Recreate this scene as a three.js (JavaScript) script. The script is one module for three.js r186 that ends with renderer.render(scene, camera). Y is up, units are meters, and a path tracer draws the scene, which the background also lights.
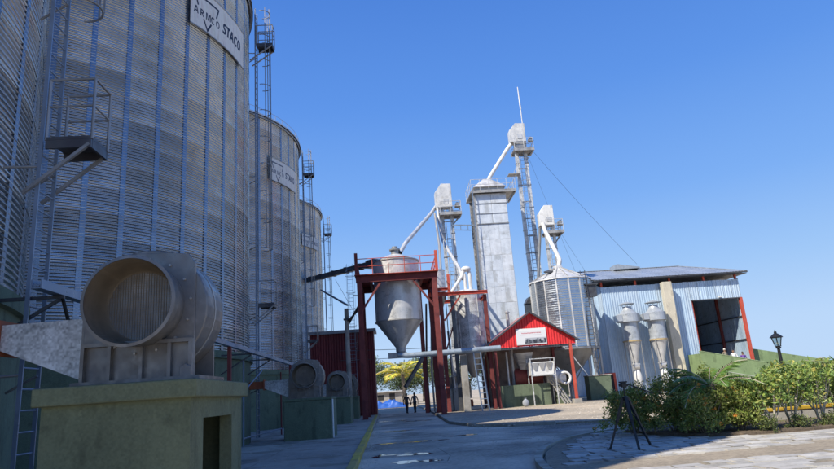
import * as THREE from 'three';
import { mergeGeometries } from 'three/addons/utils/BufferGeometryUtils.js';
import { RoundedBoxGeometry } from 'three/addons/geometries/RoundedBoxGeometry.js';
import { MarchingCubes } from 'three/addons/objects/MarchingCubes.js';

// ---------------------------------------------------------------- camera, sky, sun, exposure
const rad = (d) => d * Math.PI / 180;
const scene = new THREE.Scene();
const camera = new THREE.PerspectiveCamera(41.62, 1024 / 576, 0.1, 3000);
camera.position.set(0, 1.6, 0);
camera.rotation.order = 'YXZ';
camera.rotation.set(rad(14.4), rad(-3.4), rad(-4.1));
const renderer = new THREE.WebGLRenderer({ antialias: true });
renderer.toneMapping = THREE.LinearToneMapping;
renderer.toneMappingExposure = 1.3;
renderer.shadowMap.enabled = true;

const SUN_AZ = rad(50), SUN_EL = rad(45);
const toSun = new THREE.Vector3(-Math.sin(SUN_AZ) * Math.cos(SUN_EL), Math.sin(SUN_EL), Math.cos(SUN_AZ) * Math.cos(SUN_EL));
const sun = new THREE.DirectionalLight(new THREE.Color().setRGB(1.0, 0.93, 0.8), 4.9);
sun.position.copy(toSun).multiplyScalar(120).add(new THREE.Vector3(5, 0, -40));
sun.target.position.set(5, 0, -40); scene.add(sun, sun.target);
sun.castShadow = true; sun.shadow.mapSize.set(4096, 4096); sun.shadow.radius = 1;
Object.assign(sun.shadow.camera, { left: -80, right: 80, top: 70, bottom: -70, near: 1, far: 300 });
{ // clear blue sky: deep overhead, pale toward the horizon
  const W = 512, H = 256, d = new Float32Array(W * H * 4);
  const stops = [[-90, .30, .36, .42], [-2, .46, .60, .80], [0, .52, .69, .93], [4, .49, .68, .95], [9, .35, .575, .93], [16, .205, .43, .90], [26, .115, .305, .81], [38, .07, .215, .68], [60, .06, .185, .62], [90, .058, .18, .60]];
  for (let j = 0; j < H; j++) {
    const el = ((j + .5) / H - .5) * 180; let k = 0; while (k < stops.length - 2 && el > stops[k + 1][0]) k++;
    const a = stops[k], b = stops[k + 1]; let t = Math.min(1, Math.max(0, (el - a[0]) / (b[0] - a[0]))); 
    for (let i = 0; i < W; i++) { const o = (j * W + i) * 4; for (let c = 0; c < 3; c++) d[o + c] = .775 * (a[c + 1] + (b[c + 1] - a[c + 1]) * t); d[o + 3] = 1; }
  }
  const sky = new THREE.DataTexture(d, W, H, THREE.RGBAFormat, THREE.FloatType);
  sky.mapping = THREE.EquirectangularReflectionMapping; sky.magFilter = sky.minFilter = THREE.LinearFilter; sky.needsUpdate = true;
  scene.background = sky; scene.environment = sky;
}

// ---------------------------------------------------------------- helpers
function rng(s) { return () => { s |= 0; s = s + 0x6D2B79F5 | 0; let t = Math.imul(s ^ s >>> 15, 1 | s); t = t + Math.imul(t ^ t >>> 7, 61 | t) ^ t; return ((t ^ t >>> 14) >>> 0) / 4294967296; }; }
const rnd = rng(77);
const V = (x, y, z) => new THREE.Vector3(x, y, z);
const taken = {};
function numbered(n) { const k = taken[n] = (taken[n] ?? -1) + 1; return k ? n + '_' + String(k).padStart(3, '0') : n; }
function fin(g, keep) { // same attributes everywhere, uv in metres projected along the face
  g = g.index ? g.toNonIndexed() : g;
  for (const k of Object.keys(g.attributes)) if (!['position', 'normal', 'uv', 'color'].includes(k)) g.deleteAttribute(k);
  if (!g.attributes.normal) g.computeVertexNormals();
  if (!keep) {
    const p = g.attributes.position.array, n = g.attributes.normal.array, uv = new Float32Array(p.length / 3 * 2);
    for (let i = 0, j = 0; i < p.length; i += 3, j += 2) {
      const a = Math.abs(n[i]), b = Math.abs(n[i + 1]), c = Math.abs(n[i + 2]);
      if (b > a && b > c) { uv[j] = p[i]; uv[j + 1] = p[i + 2]; } else if (a > c) { uv[j] = p[i + 2]; uv[j + 1] = p[i + 1]; } else { uv[j] = p[i]; uv[j + 1] = p[i + 1]; }
    }
    g.setAttribute('uv', new THREE.BufferAttribute(uv, 2));
  }
  return g;
}
function mesh(parent, name, geos, mat, keep) {
  const arr = (Array.isArray(geos) ? geos : [geos]).map((g) => fin(g, keep));
  const m = new THREE.Mesh(arr.length > 1 ? mergeGeometries(arr) : arr[0], mat);
  m.name = parent === scene ? numbered(name) : name; m.castShadow = m.receiveShadow = true; parent.add(m); return m;
}
function tag(o, label, category, group) { o.userData.label = label; o.userData.category = category; if (group) o.userData.group = group; return o; }
function thing(name, label, category, pos = [0, 0, 0], turn = 0, group) {
  const o = new THREE.Group(); o.name = numbered(name); o.position.set(...pos); o.rotation.y = turn; scene.add(o); return tag(o, label, category, group);
}
function struct(name, geos, mat, keep) { const m = mesh(scene, name, geos, mat, keep); m.userData.kind = 'structure'; return m; }
function copyOf(src, pos, label) { const r = src.clone(); r.name = numbered(src.name.replace(/_\d{3}$/, '')); r.userData = { ...src.userData, label }; r.position.set(...pos); scene.add(r); return r; }
function box(w, h, d, x = 0, y = 0, z = 0, rx = 0, ry = 0, rz = 0) { const g = new THREE.BoxGeometry(w, h, d); if (rx) g.rotateX(rx); if (rz) g.rotateZ(rz); if (ry) g.rotateY(ry); return g.translate(x, y, z); }
function rbox(w, h, d, x, y, z, r = .02) { return new RoundedBoxGeometry(w, h, d, 2, r).translate(x, y, z); }
function bb(x0, x1, y0, y1, z0, z1) { return box(x1 - x0, y1 - y0, z1 - z0, (x0 + x1) / 2, (y0 + y1) / 2, (z0 + z1) / 2); }
function bar(p, q, w, h = w) { const d = q.clone().sub(p), L = d.length(); const g = new THREE.BoxGeometry(w, h, L); const o = new THREE.Object3D(); o.position.copy(p).add(q).multiplyScalar(.5); o.lookAt(q); o.updateMatrix(); return g.applyMatrix4(o.matrix); }
function rod(p, q, r, seg = 8, r2 = r) { const d = q.clone().sub(p), L = d.length(); const g = new THREE.CylinderGeometry(r2, r, L, seg); g.applyQuaternion(new THREE.Quaternion().setFromUnitVectors(V(0, 1, 0), d.normalize())); const c = p.clone().add(q).multiplyScalar(.5); return g.translate(c.x, c.y, c.z); }
function pipe(pts, r, seg = 10, n = 24) { return new THREE.TubeGeometry(new THREE.CatmullRomCurve3(pts, false, 'catmullrom', .08), n, r, seg, false); }
function lathe(prof, seg = 32, x = 0, y = 0, z = 0) { return new THREE.LatheGeometry(prof.map(([r, h]) => new THREE.Vector2(r, h)), seg).translate(x, y, z); }
function latheFlat(prof, seg = 32, x = 0, y = 0, z = 0) { // hard edge at each profile point
  return mergeGeometries(prof.slice(1).map((b, i) => fin(lathe([prof[i], b], seg, x, y, z), true)));
}
function poly(pts) { const s = new THREE.Shape(); pts.forEach(([x, y], i) => i ? s.lineTo(x, y) : s.moveTo(x, y)); s.closePath(); return s; }
function prism(pts, depth, bevel = 0, holes) { const s = poly(pts); if (holes) holes.forEach((h) => s.holes.push(poly(h))); return new THREE.ExtrudeGeometry(s, { depth, bevelEnabled: bevel > 0, bevelSize: bevel, bevelThickness: bevel, bevelSegments: 1, curveSegments: 12 }); }
function slab(pts, y0, y1) { // horizontal plate from a ground outline of [x, z]
  return prism(pts.map(([x, z]) => [x, -z]), y1 - y0).rotateX(-Math.PI / 2).translate(0, y0, 0);
}
function quadSheet(f, nu, nv) { // f(u, v) -> [x,y,z], smooth normals from differences
  const P = [], N = [], U = [], I = [], e = 1e-3;
  for (let j = 0; j <= nv; j++) for (let i = 0; i <= nu; i++) {
    const u = i / nu, v = j / nv, a = V(...f(u, v));
    const du = V(...f(u + e, v)).sub(V(...f(u - e, v))), dv = V(...f(u, v + e)).sub(V(...f(u, v - e)));
    const n = du.cross(dv).normalize(); P.push(a.x, a.y, a.z); N.push(n.x, n.y, n.z); U.push(u, v);
  }
  for (let j = 0; j < nv; j++) for (let i = 0; i < nu; i++) { const a = j * (nu + 1) + i; I.push(a, a + 1, a + nu + 2, a, a + nu + 2, a + nu + 1); }
  const g = new THREE.BufferGeometry(); g.setAttribute('position', new THREE.Float32BufferAttribute(P, 3)); g.setAttribute('normal', new THREE.Float32BufferAttribute(N, 3)); g.setAttribute('uv', new THREE.Float32BufferAttribute(U, 2)); g.setIndex(I); return g;
}
function corr(w, h, pitch, amp) { // profiled sheet standing in the xy plane, ribs upright, facing +z
  const n = Math.round(w / pitch) * 6; return quadSheet((u, v) => { const x = u * w; const s = Math.sin(x / pitch * Math.PI * 2); return [x, v * h, amp * Math.max(-.55, Math.min(.55, s)) / .55]; }, n, 1);
}
// ---------------------------------------------------------------- procedural textures
function noiseTile(size, cells, oct, seed, gain = .5) {
  const out = new Float32Array(size * size); let amp = 1, tot = 0;
  for (let o = 0; o < oct; o++) {
    const c = cells << o; if (c > size) break; const r = rng(seed * 131 + o * 17), g = new Float32Array(c * c); for (let i = 0; i < g.length; i++) g[i] = r();
    for (let y = 0; y < size; y++) { const fy = y / size * c, y0 = fy | 0, ty = fy - y0, sy = ty * ty * (3 - 2 * ty), ya = y0 % c * c, yb = (y0 + 1) % c * c;
      for (let x = 0; x < size; x++) { const fx = x / size * c, x0 = fx | 0, tx = fx - x0, sx = tx * tx * (3 - 2 * tx), xa = x0 % c, xb = (x0 + 1) % c;
        const t = g[ya + xa] + (g[ya + xb] - g[ya + xa]) * sx, b = g[yb + xa] + (g[yb + xb] - g[yb + xa]) * sx; out[y * size + x] += amp * (t + (b - t) * sy); } }
    tot += amp; amp *= gain;
  }
  for (let i = 0; i < out.length; i++) out[i] /= tot; return out;
}
const ss = (a, b, x) => { const t = Math.min(1, Math.max(0, (x - a) / (b - a))); return t * t * (3 - 2 * t); };
function tex(size, metres, fn, colour = true) { // fn(i, x, y) -> [r, g, b] linear 0..1
  const d = new Uint8Array(size * size * 4), enc = (v) => { v = Math.min(1, Math.max(0, v)); return colour ? 255 * (v <= .0031308 ? v * 12.92 : 1.055 * v ** (1 / 2.4) - .055) : 255 * v; };
  for (let y = 0, i = 0; y < size; y++) for (let x = 0; x < size; x++, i++) { const c = fn(i, x, y); d[i * 4] = enc(c[0]); d[i * 4 + 1] = enc(c[1]); d[i * 4 + 2] = enc(c[2]); d[i * 4 + 3] = 255; }
  const t = new THREE.DataTexture(d, size, size); t.wrapS = t.wrapT = THREE.RepeatWrapping; t.magFilter = THREE.LinearFilter; t.minFilter = THREE.LinearMipmapLinearFilter; t.generateMipmaps = true;
  if (colour) t.colorSpace = THREE.SRGBColorSpace; t.repeat.set(1 / metres, 1 / metres); t.needsUpdate = true; return t;
}
const nA = noiseTile(512, 4, 6, 1), nB = noiseTile(512, 8, 5, 2), nC = noiseTile(512, 32, 4, 3), nF = noiseTile(512, 128, 2, 4), nS = noiseTile(512, 64, 1, 9);
function at2(n, x, y) { return n[((y % 512) + 512) % 512 * 512 + ((x % 512) + 512) % 512]; }
const tGalv = tex(512, 3, (i, x, y) => { const sp = nC[i] * .35 + nB[i] * .4, st = at2(nA, x * 3, y >> 3); let v = .60 + .45 * sp + .16 * (st - .5); const dull = ss(.52, .68, nA[i]); v *= 1 - .22 * dull; return [v, v * (1 - .015 * dull), v * (1 - .05 * dull)]; });
const tSilo = tex(512, 4, (i, x, y) => { const st = at2(nB, x * 2, y >> 4), st2 = at2(nC, x, y >> 5); let v = .80 + .14 * (nA[i] - .5) + .12 * (st - .5) + .08 * (st2 - .5); const d = ss(.62, .76, at2(nA, x + 90, y)); v *= 1 - .14 * d; const r = ss(.66, .8, at2(nB, x * 2 + 31, y >> 3)) * .3; return [v * (1 - .05 * r), v * (1 - .14 * r), v * (1 - .28 * r)]; });
const tSpang = tex(512, 1.5, (i, x, y) => { const a = at2(nC, x, y), b = at2(nB, x + 50, y), c = at2(nS, x, y), e = at2(nA, x, y + 70); const v = .66 + .45 * (a - .5) + .45 * (b - .5) + .35 * (c - .5) + .4 * (e - .5); return [v, v * .995, v * .985]; });
const tSteel = tex(512, 2.2, (i, x, y) => { const a = at2(nC, x, y), b = at2(nB, x + 50, y), e = at2(nA, x, y + 70), st = at2(nB, x * 2, y >> 3); let v = .66 + .2 * (a - .5) + .16 * (b - .5) + .25 * (e - .5) + .18 * (st - .5); const w = ss(.60, .72, at2(nA, x * 2 + 140, y * 2)) * .22; const r = ss(.58, .74, at2(nA, x + 300, (y >> 1) + 20)) * .5; return [(v + w) * (1 - .05 * r), (v + w) * (1 - .16 * r), (v + w) * (1 - .3 * r)]; });
const tSheet = tex(512, 5, (i, x, y) => { const st = at2(nB, x * 2, y >> 4); let v = .72 + .30 * (nA[i] - .5) + .30 * (st - .5) + .2 * (nC[i] - .5); const r = ss(.60, .74, at2(nA, x + 200, y >> 1)) * .35; return [v * (1 - .02 * r), v * (1 - .12 * r), v * (1 - .25 * r)]; });
const tConc = tex(512, 6, (i, x, y) => { let v = .75 + .45 * (nA[i] - .5) + .25 * (nC[i] - .5) + .15 * (nF[i] - .5); const d = ss(.55, .72, nB[i]); v *= 1 - .3 * d; return [v, v * (1 - .02 * d), v * (1 - .06 * d)]; });
const tPaint = tex(512, 3.2, (i, x, y) => { const st = at2(nB, x * 2, y >> 3); let v = .78 + .3 * (nA[i] - .5) + .22 * (st - .5) + .14 * (nF[i] - .5); const d = ss(.58, .70, at2(nA, x * 2, y + 90)); v *= 1 - .25 * d; const w = ss(.70, .78, at2(nC, x, y)) * .35; return [v + w * .4, v + w * .36, v + w * .33]; });
const tOld = tex(512, 2.6, (i, x, y) => { const st = at2(nB, x * 2, y >> 3), g = at2(nF, x, y), e = at2(nS, x * 2, y * 2); let v = .78 + .36 * (nA[i] - .5) + .24 * (st - .5) + .22 * (g - .5) + .14 * (e - .5); const d = ss(.55, .70, at2(nA, x * 2 + 33, y + 90)); v *= 1 - .28 * d; const w = ss(.68, .74, at2(nC, x, y)) * ss(.5, .6, nA[i]) * .4; return [v + w * .45, v + w * .38, v + w * .35]; });
const tAsph = tex(1024, 14, (i, x, y) => { const a = at2(nA, x >> 1, y >> 1), b = at2(nB, x, y), c = at2(nF, x, y); let v = .62 + .9 * (a - .5) + .45 * (b - .5) + .35 * (c - .5); const s = ss(.56, .66, at2(nA, (x >> 1) + 150, (y >> 1) + 77)); v += .28 * s; return [v * (1 + .03 * s), v * (1 + .01 * s), v]; });
const tDirt = tex(1024, 10, (i, x, y) => { const a = at2(nA, x >> 1, y >> 1), b = at2(nC, x, y), c = at2(nF, x, y); const v = .70 + .55 * (a - .5) + .3 * (b - .5) + .4 * (c - .5); return [v, v * (.98 - .06 * a), v * (.96 - .14 * a)]; });
const tRust = tex(512, 2.5, (i, x, y) => { const d = ss(.50, .66, nA[i]); const v = .8 + .3 * (nB[i] - .5) + .2 * (nC[i] - .5); return [v * (1 - .25 * d), v * (1 - .3 * d), v * (1 - .25 * d)]; });
const tBump = tex(512, .8, (i) => { const v = nF[i] * .5 + nC[i] * .5; return [v, v, v]; }, false);
const tBumpC = tex(512, 2.4, (i) => { const v = nA[i] * .5 + nC[i] * .5; return [v, v, v]; }, false);
const tRough = tex(512, 3, (i) => { const v = .55 + .5 * (nB[i] - .5) + .5 * (nC[i] - .5); return [v, v, v]; }, false);
function mat(r, g, b, o = {}) { const m = new THREE.MeshStandardMaterial({ roughness: .7, ...o }); m.color.setRGB(r, g, b); if (o.map && !o.roughnessMap && o.metalness) m.roughnessMap = tRough; return m; }
const off = (t, x, y) => { const c = t.clone(); c.offset.set(x, y); c.needsUpdate = true; return c; };
const Mt = {
  silo: [[.56, .60, .63], [.53, .57, .60], [.60, .64, .67], [.52, .53, .52], [.45, .485, .51]].map((c, i) => mat(...c, { map: off(tSilo, i * .23, i * .37), metalness: .9, roughness: .5 })),
  rib: mat(.27, .33, .43, { map: tSilo, metalness: .8, roughness: .55 }),
  galv: mat(.80, .80, .79, { map: tGalv, metalness: .3, roughness: .75 }),
  galvBright: mat(.84, .85, .85, { map: tSpang, metalness: .25, roughness: .8 }),
  galvDull: mat(.52, .51, .49, { map: tGalv, metalness: .4, roughness: .9 }),
  steelDark: mat(.10, .105, .115, { map: tRust, metalness: .3, roughness: .8 }),
  steelGrey: mat(.38, .39, .40, { map: tGalv, metalness: .4, roughness: .8 }),
  hood: mat(.84, .83, .80, { map: tGalv, metalness: .2, roughness: .85 }),
  fan: mat(.27, .262, .255, { map: tSteel, metalness: .45, roughness: .85 }),
  fanIn: mat(.24, .195, .14, { map: tRust, metalness: .2, roughness: .95 }),
  blueSteel: mat(.26, .34, .46, { map: tGalv, metalness: .3, roughness: .7 }),
  green: mat(.19, .21, .12, { map: tOld, roughness: .95, bumpMap: tBumpC, bumpScale: .012 }),
  greenDark: mat(.16, .205, .135, { map: tOld, roughness: .95, bumpMap: tBumpC, bumpScale: .012 }),
  greenRamp: mat(.26, .36, .17, { map: tPaint, roughness: .9, bumpMap: tBumpC, bumpScale: .01 }),
  whiteTrim: mat(.62, .66, .56, { map: tPaint }),
  concrete: mat(.50, .475, .43, { map: tConc, roughness: .95, bumpMap: tBump, bumpScale: .006 }),
  concPost: mat(.50, .48, .44, { map: tConc, roughness: .95 }),
  cream: mat(.74, .68, .54, { map: tPaint, roughness: .85 }),
  asphalt: mat(.70, .60, .475, { map: tAsph, roughness: .95, bumpMap: tBump, bumpScale: .008 }),
  apron: mat(.45, .42, .38, { map: tConc, roughness: .95, bumpMap: tBump, bumpScale: .006 }),
  dirt: mat(.62, .55, .44, { map: tDirt, roughness: 1, bumpMap: tBump, bumpScale: .015 }),
  soil: mat(.24, .19, .14, { map: tDirt, roughness: 1, bumpMap: tBump, bumpScale: .02 }),
  kerbYellow: mat(.46, .36, .08, { map: tPaint, roughness: .9 }),
  kerb: mat(.55, .51, .42, { map: tConc, roughness: .95 }),
  maroon: mat(.22, .045, .04, { map: tRust, roughness: .75 }),
  maroonSheet: mat(.26, .035, .04, { map: tSheet, roughness: .6 }),
  red: mat(.94, .035, .04, { map: tSheet, roughness: .55 }),
  redSteel: mat(.60, .10, .06, { map: tRust, roughness: .7 }),
  orange: mat(.42, .12, .05, { map: tRust, roughness: .8 }),
  wallSheet: [[.60, .78, .97], [.55, .73, .93], [.65, .81, .98]].map((c, i) => mat(...c, { map: off(tSheet, i * .31, i * .2), metalness: .12, roughness: .65 })),
  roofSheet: mat(.50, .54, .58, { map: tSheet, metalness: .35, roughness: .65 }),
  cyclone: mat(.58, .62, .66, { map: tGalv, metalness: .35, roughness: .75 }),
  white: mat(.88, .88, .86, { map: tPaint, roughness: .7 }),
  dryer: [[.82, .87, .92], [.80, .855, .91], [.85, .89, .93], [.78, .84, .90]].map((c, i) => mat(...c, { map: off(tGalv, i * .4, i * .15), metalness: .15, roughness: .8 })),
  black: mat(.012, .012, .013, { roughness: .5 }),
  rubber: mat(.02, .02, .02, { roughness: .9 }),
  dark: mat(.03, .03, .032, { roughness: .9 }),
  glass: (() => { const m = new THREE.MeshPhysicalMaterial({ transmission: 1, thickness: 0, roughness: .15 }); m.color.setRGB(.8, .85, .85); return m; })(),
};
// ---------------------------------------------------------------- ground, road, pavements
struct('ground', new THREE.CircleGeometry(1500, 64).rotateX(-Math.PI / 2).translate(0, -.06, 0), Mt.dirt);
struct('road', slab([[-.95, 30], [60, 30], [60, -24.6], [9, -24.6], [4.9, -26.4], [3.55, -28.4], [2.85, -32.4], [3.2, -58], [-.95, -58]], -.05, 0), Mt.asphalt);
{ // dirt yard in front of the plant, a little above the road
  struct('yard', slab([[60, -24.9], [9.1, -24.9], [5.05, -26.6], [3.75, -28.5], [3.05, -32.5], [3.4, -57.9], [3.4, -120], [60, -120]], -.05, .07), Mt.dirt);
  const k = new THREE.Group(); k.name = 'yard_kerb'; k.userData.kind = 'structure'; scene.add(k);
  const pl = [[3.3, -46], [2.97, -32.45], [3.66, -28.42], [5.0, -26.5], [6.6, -25.8]];
  for (let i = 0; i + 1 < pl.length; i++) { const [a, b] = [pl[i], pl[i + 1]], L = Math.hypot(b[0] - a[0], b[1] - a[1]), n = Math.max(1, Math.round(L / 1.1)); for (let j = 0; j < n; j++) { const f = (t) => V(a[0] + (b[0] - a[0]) * t, .055 + rnd() * .012, a[1] + (b[1] - a[1]) * t); mesh(k, 'kerb_stone', bar(f((j + .01) / n), f((j + .985) / n), .17, .13), Mt.kerb); } }
}
{ // concrete pavement under the silos, cast in bays
  const g = new THREE.Group(); g.name = 'pavement'; g.userData.kind = 'structure'; scene.add(g);
  const shades = [[.50, .45, .38], [.43, .39, .335], [.56, .50, .42]].map((c, i) => mat(...c, { map: off(tConc, i * .3, i * .21), roughness: .95, bumpMap: tBump, bumpScale: .006 }));
  mesh(g, 'slab', slab([[-45, 25], [-6.2, 25], [-6.2, -75], [-45, -75]], -.05, .10), Mt.apron);
  const xs = [-6.19, -3.6, -.97];
  for (let z = 6; z > -58; z -= 3.05) for (let c = 0; c < 2; c++) { const dy = .106 + rnd() * .012; mesh(g, 'slab', bb(xs[c] + .008, xs[c + 1] - .008, -.05, dy, z - 3.035, z - .015), shades[(rnd() * 3) | 0]); }
  const k = new THREE.Group(); k.name = 'kerb'; k.userData.kind = 'structure'; scene.add(k);
  const ym = [[.62, .47, .10], [.54, .42, .14], [.68, .52, .10]].map((c, i) => mat(...c, { map: off(tPaint, i * .2, .4 * i), roughness: .9 }));
  for (let z = 4; z > -52; z -= 1.0) mesh(k, 'kerb_stone', rbox(.2, .19, .985, -.86 + (rnd() - .5) * .012 + z * .007, .045 + rnd() * .008, z - .5, .02), ym[(rnd() * 3) | 0]);
}
{ // shallow puddles, a repair and cracks in the road
  const shard = (cx, cz, rx, rz, r) => { const pts = [], n = 14; const ph = r() * 6; for (let i = 0; i < n; i++) { const a = i / n * Math.PI * 2, k = .55 + .3 * Math.sin(a * 2 + ph) + .45 * r(); pts.push([cx + Math.cos(a) * rx * k, cz + Math.sin(a) * rz * k]); } return slab(pts, -.02, .003); };
  const patch = (cx, cz, rx, rz, seed) => { const r = rng(seed), g = []; for (let i = 0; i < 16; i++) { const u = (r() * 2 - 1), v = (r() * 2 - 1) * Math.sqrt(1 - u * u); g.push(shard(cx + u * rx, cz + v * rz, .10 + r() * .28, .03 + r() * .16, r).translate(0, i * .00025, 0)); } return g; };
  const wet = mat(.05, .05, .05, { roughness: .04 });
  for (const [x, z, rx, rz, s] of [[.1, -17.9, .7, .5, 3], [.55, -15.9, .5, .3, 12], [.5, -22.2, 1.2, .22, 8], [.3, -29.4, .8, .3, 40], [1.6, -38.5, .8, .5, 15], [.0, -41, .8, .6, 19], [2.6, -23.6, .5, .2, 23]]) struct('puddle', patch(x, z, rx, rz, s), wet);
  const dk = mat(.56, .51, .44, { map: tAsph, roughness: .95 });
  for (const [x, z, w, d, a] of [[1.2, -31, 2.6, 3.4, -.05], [5.9, -23.2, 3.4, 2.0, .2]]) { const r = rng(x * 100), pts = []; for (let i = 0; i < 20; i++) { const t = i / 20 * 6.283, sx = Math.sign(Math.cos(t)) * Math.abs(Math.cos(t)) ** .5, sz = Math.sign(Math.sin(t)) * Math.abs(Math.sin(t)) ** .5; pts.push([x + sx * w / 2 * (.92 + .12 * r()), z + sz * d / 2 * (.92 + .12 * r())]); } struct('road_repair', slab(pts, -.02, .0022), dk); }
  for (const c of [[[1.9, -20.6], [2.8, -20.2], [3.3, -20.5], [4.3, -20]], [[-.6, -26], [.6, -25.4], [1.8, -25.9]], [[1.3, -19], [1.45, -16.8], [1.25, -15.4]], [[3.9, -24], [4.6, -22.4], [5.6, -21.8]]]) struct('road_crack', pipe(c.map(([x, z]) => V(x, -.003, z)), .009, 5, 40), mat(.10, .09, .08, { roughness: 1 }));
}
{ // grit gathered along the kerbs
  const r = rng(91), g = [], base = new THREE.IcosahedronGeometry(1, 0); const put = (x, z, y, k) => { const q = base.clone(); q.scale(k * (.7 + r() * .8), k * (.4 + r() * .4), k * (.7 + r() * .8)); q.rotateY(r() * 6); q.translate(x, y, z); g.push(q); };
  for (let i = 0; i < 700; i++) { const z = -9 - r() * 34; put(-.72 + z * .007 + Math.abs(r() + r() - 1) * .5, z, .004, .006 + r() * .016); }
  for (let i = 0; i < 500; i++) put(2 + r() * 7, -19 - r() * 9, .004, .006 + r() * .018);
  for (let i = 0; i < 900; i++) put(3.4 + r() * 14, -25.5 - r() * 20, .074, .01 + r() * .03);
  for (let i = 0; i < 300; i++) put(-.97 - r() * 4.5, -10 - r() * 30, .122, .005 + r() * .014);
  const m = mesh(scene, 'gravel', g, mat(.50, .46, .40, { roughness: 1 })); m.userData.kind = 'stuff'; m.userData.label = 'loose grit and small stones scattered along the kerbs'; m.userData.category = 'gravel';
}
// ---------------------------------------------------------------- paved island with its kerb
const islandEdge = [[2.5, -6], [2.62, -9], [2.7, -11], [2.85, -12.7], [3.28, -14.6], [4.15, -16.8], [5.22, -18.3], [6.6, -19.5], [8.5, -20.6], [11, -21.3], [22, -22]];
struct('planting_bed', slab([[6.7, -18.4], [6.9, -16.9], [7.45, -15.7], [8.3, -15.0], [10, -14.95], [12, -15.3], [21, -16.4], [21, -21.6], [11, -21], [8.6, -20.3]], -.05, .16), Mt.soil);
struct('island', slab([...islandEdge.map(([x, z]) => [x + .12, z + .03]), [22, -6]], -.05, .10), mat(.42, .37, .29, { map: tDirt, roughness: 1, bumpMap: tBump, bumpScale: .01 }));
{
  const k = new THREE.Group(); k.name = 'island_kerb'; k.userData.kind = 'structure'; scene.add(k);
  const cv = new THREE.CatmullRomCurve3(islandEdge.slice(0, 10).map(([x, z]) => V(x, .055, z))), n = 26;
  for (let i = 0; i < n; i++) { const a = cv.getPointAt((i + .01) / n), b = cv.getPointAt((i + .99) / n); a.y = b.y = .055 + rnd() * .01; mesh(k, 'kerb_stone', bar(a, b, .17, .16), Mt.kerb); }
}
{
  const g = new THREE.Group(); g.name = 'stone_paving'; g.userData.kind = 'structure'; scene.add(g);
  const ms = [[.64, .61, .555], [.59, .565, .52], [.69, .66, .60], [.54, .515, .475]].map((c, i) => mat(...c, { map: off(tConc, i * .27, i * .4), roughness: .95, bumpMap: tBump, bumpScale: .008 }));
  const bed = [[6.55, -18.6], [6.8, -16.8], [7.4, -15.55], [8.3, -14.85], [10, -14.8], [12, -15.15], [14, -15.6], [14, -25], [6.55, -25]], isl = [...islandEdge.map(([x, z]) => [x + .26, z + .1]), [22, -6]];
  const inside = (p, x, z) => { let r = false; for (let i = 0, j = p.length - 1; i < p.length; j = i++) if ((p[i][1] > z) !== (p[j][1] > z) && x < (p[j][0] - p[i][0]) * (z - p[i][1]) / (p[j][1] - p[i][1]) + p[i][0]) r = !r; return r; };
  const all = [];
  for (let row = 0; row < 52; row++) {
    const d = .285, z0 = -9.0 - row * .32; let x = 2.6 + (row % 2) * .2;
    while (x < 12.5) {
      const w = .30 + rnd() * .26, cx = x + w / 2, cz = z0 - d / 2 - .10 * (cx - 4) + (rnd() - .5) * .03, strip = -11.55 - .13 * (cx - 4.1); x += w + .04 + rnd() * .03;
      if (Math.abs(cz - strip) < .66 || cz > -9.3 || rnd() < .02) continue;
      if (![[0, 0], [-w / 2, 0], [w / 2, 0], [0, d / 2], [0, -d / 2]].every(([a, b]) => inside(isl, cx + a, cz + b) && !inside(bed, cx + a, cz + b))) continue;
      const j = () => (rnd() - .5) * .075, pts = [[-w / 2 + j(), -d / 2 + j()], [j(), -d / 2 + j() * .5], [w / 2 + j(), -d / 2 + j()], [w / 2 + j() * .5, j()], [w / 2 + j(), d / 2 + j()], [j(), d / 2 + j() * .5], [-w / 2 + j(), d / 2 + j()]].map(([a, b]) => [cx + a, cz + b]);
      all.push([Math.hypot(cx, cz) + (Math.abs(cx / -cz - .0) > .82 ? 100 : 0), slab(pts.reverse(), .06, .112 + rnd() * .024), ms[(rnd() * 4) | 0]]);
    }
  }
  all.sort((a, b) => a[0] - b[0]); all.slice(0, 298).forEach(([, q, m]) => mesh(g, 'flagstone', q, m));
  if (all.length > 298) mesh(g, 'far_flagstones', all.slice(298).map((a) => a[1]), ms[0]).userData.kind = 'stuff';
}
// ---------------------------------------------------------------- corrugated silos
const SR = 8.6, SB = 3.6, RING = .84, NR = 20, STOP = SB + RING * NR;
const sheetGeos = [0, 1, 2].map((k) => {
  const a = rad(15.06), rows = 8 * 4, g = quadSheet((u, v) => { const y = v * (RING + .02), r = SR + .020 * Math.cos(y / .105 * Math.PI * 2) + (1 - v) * .004 + u * .003, t = (1 - u) * a; return [r * Math.cos(t), y, r * Math.sin(t)]; }, 4, rows);
  const uv = g.attributes.uv; for (let i = 0; i < uv.count; i++) uv.setXY(i, uv.getX(i) * 2.25 + k * 1.1, uv.getY(i) * RING + k * .7); return g;
});
const hat = (() => { const p = [[-.085, 0], [-.085, .006], [-.046, .008], [-.036, .092], [.036, .092], [.046, .008], [.085, .006], [.085, 0]]; return p; })();
const ribGeo = prism(hat, STOP - SB + .05).rotateX(-Math.PI / 2).rotateY(Math.PI / 2); // runs up y; back of the hat toward the wall
ribGeo.translate(0, 0, 0);
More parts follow.
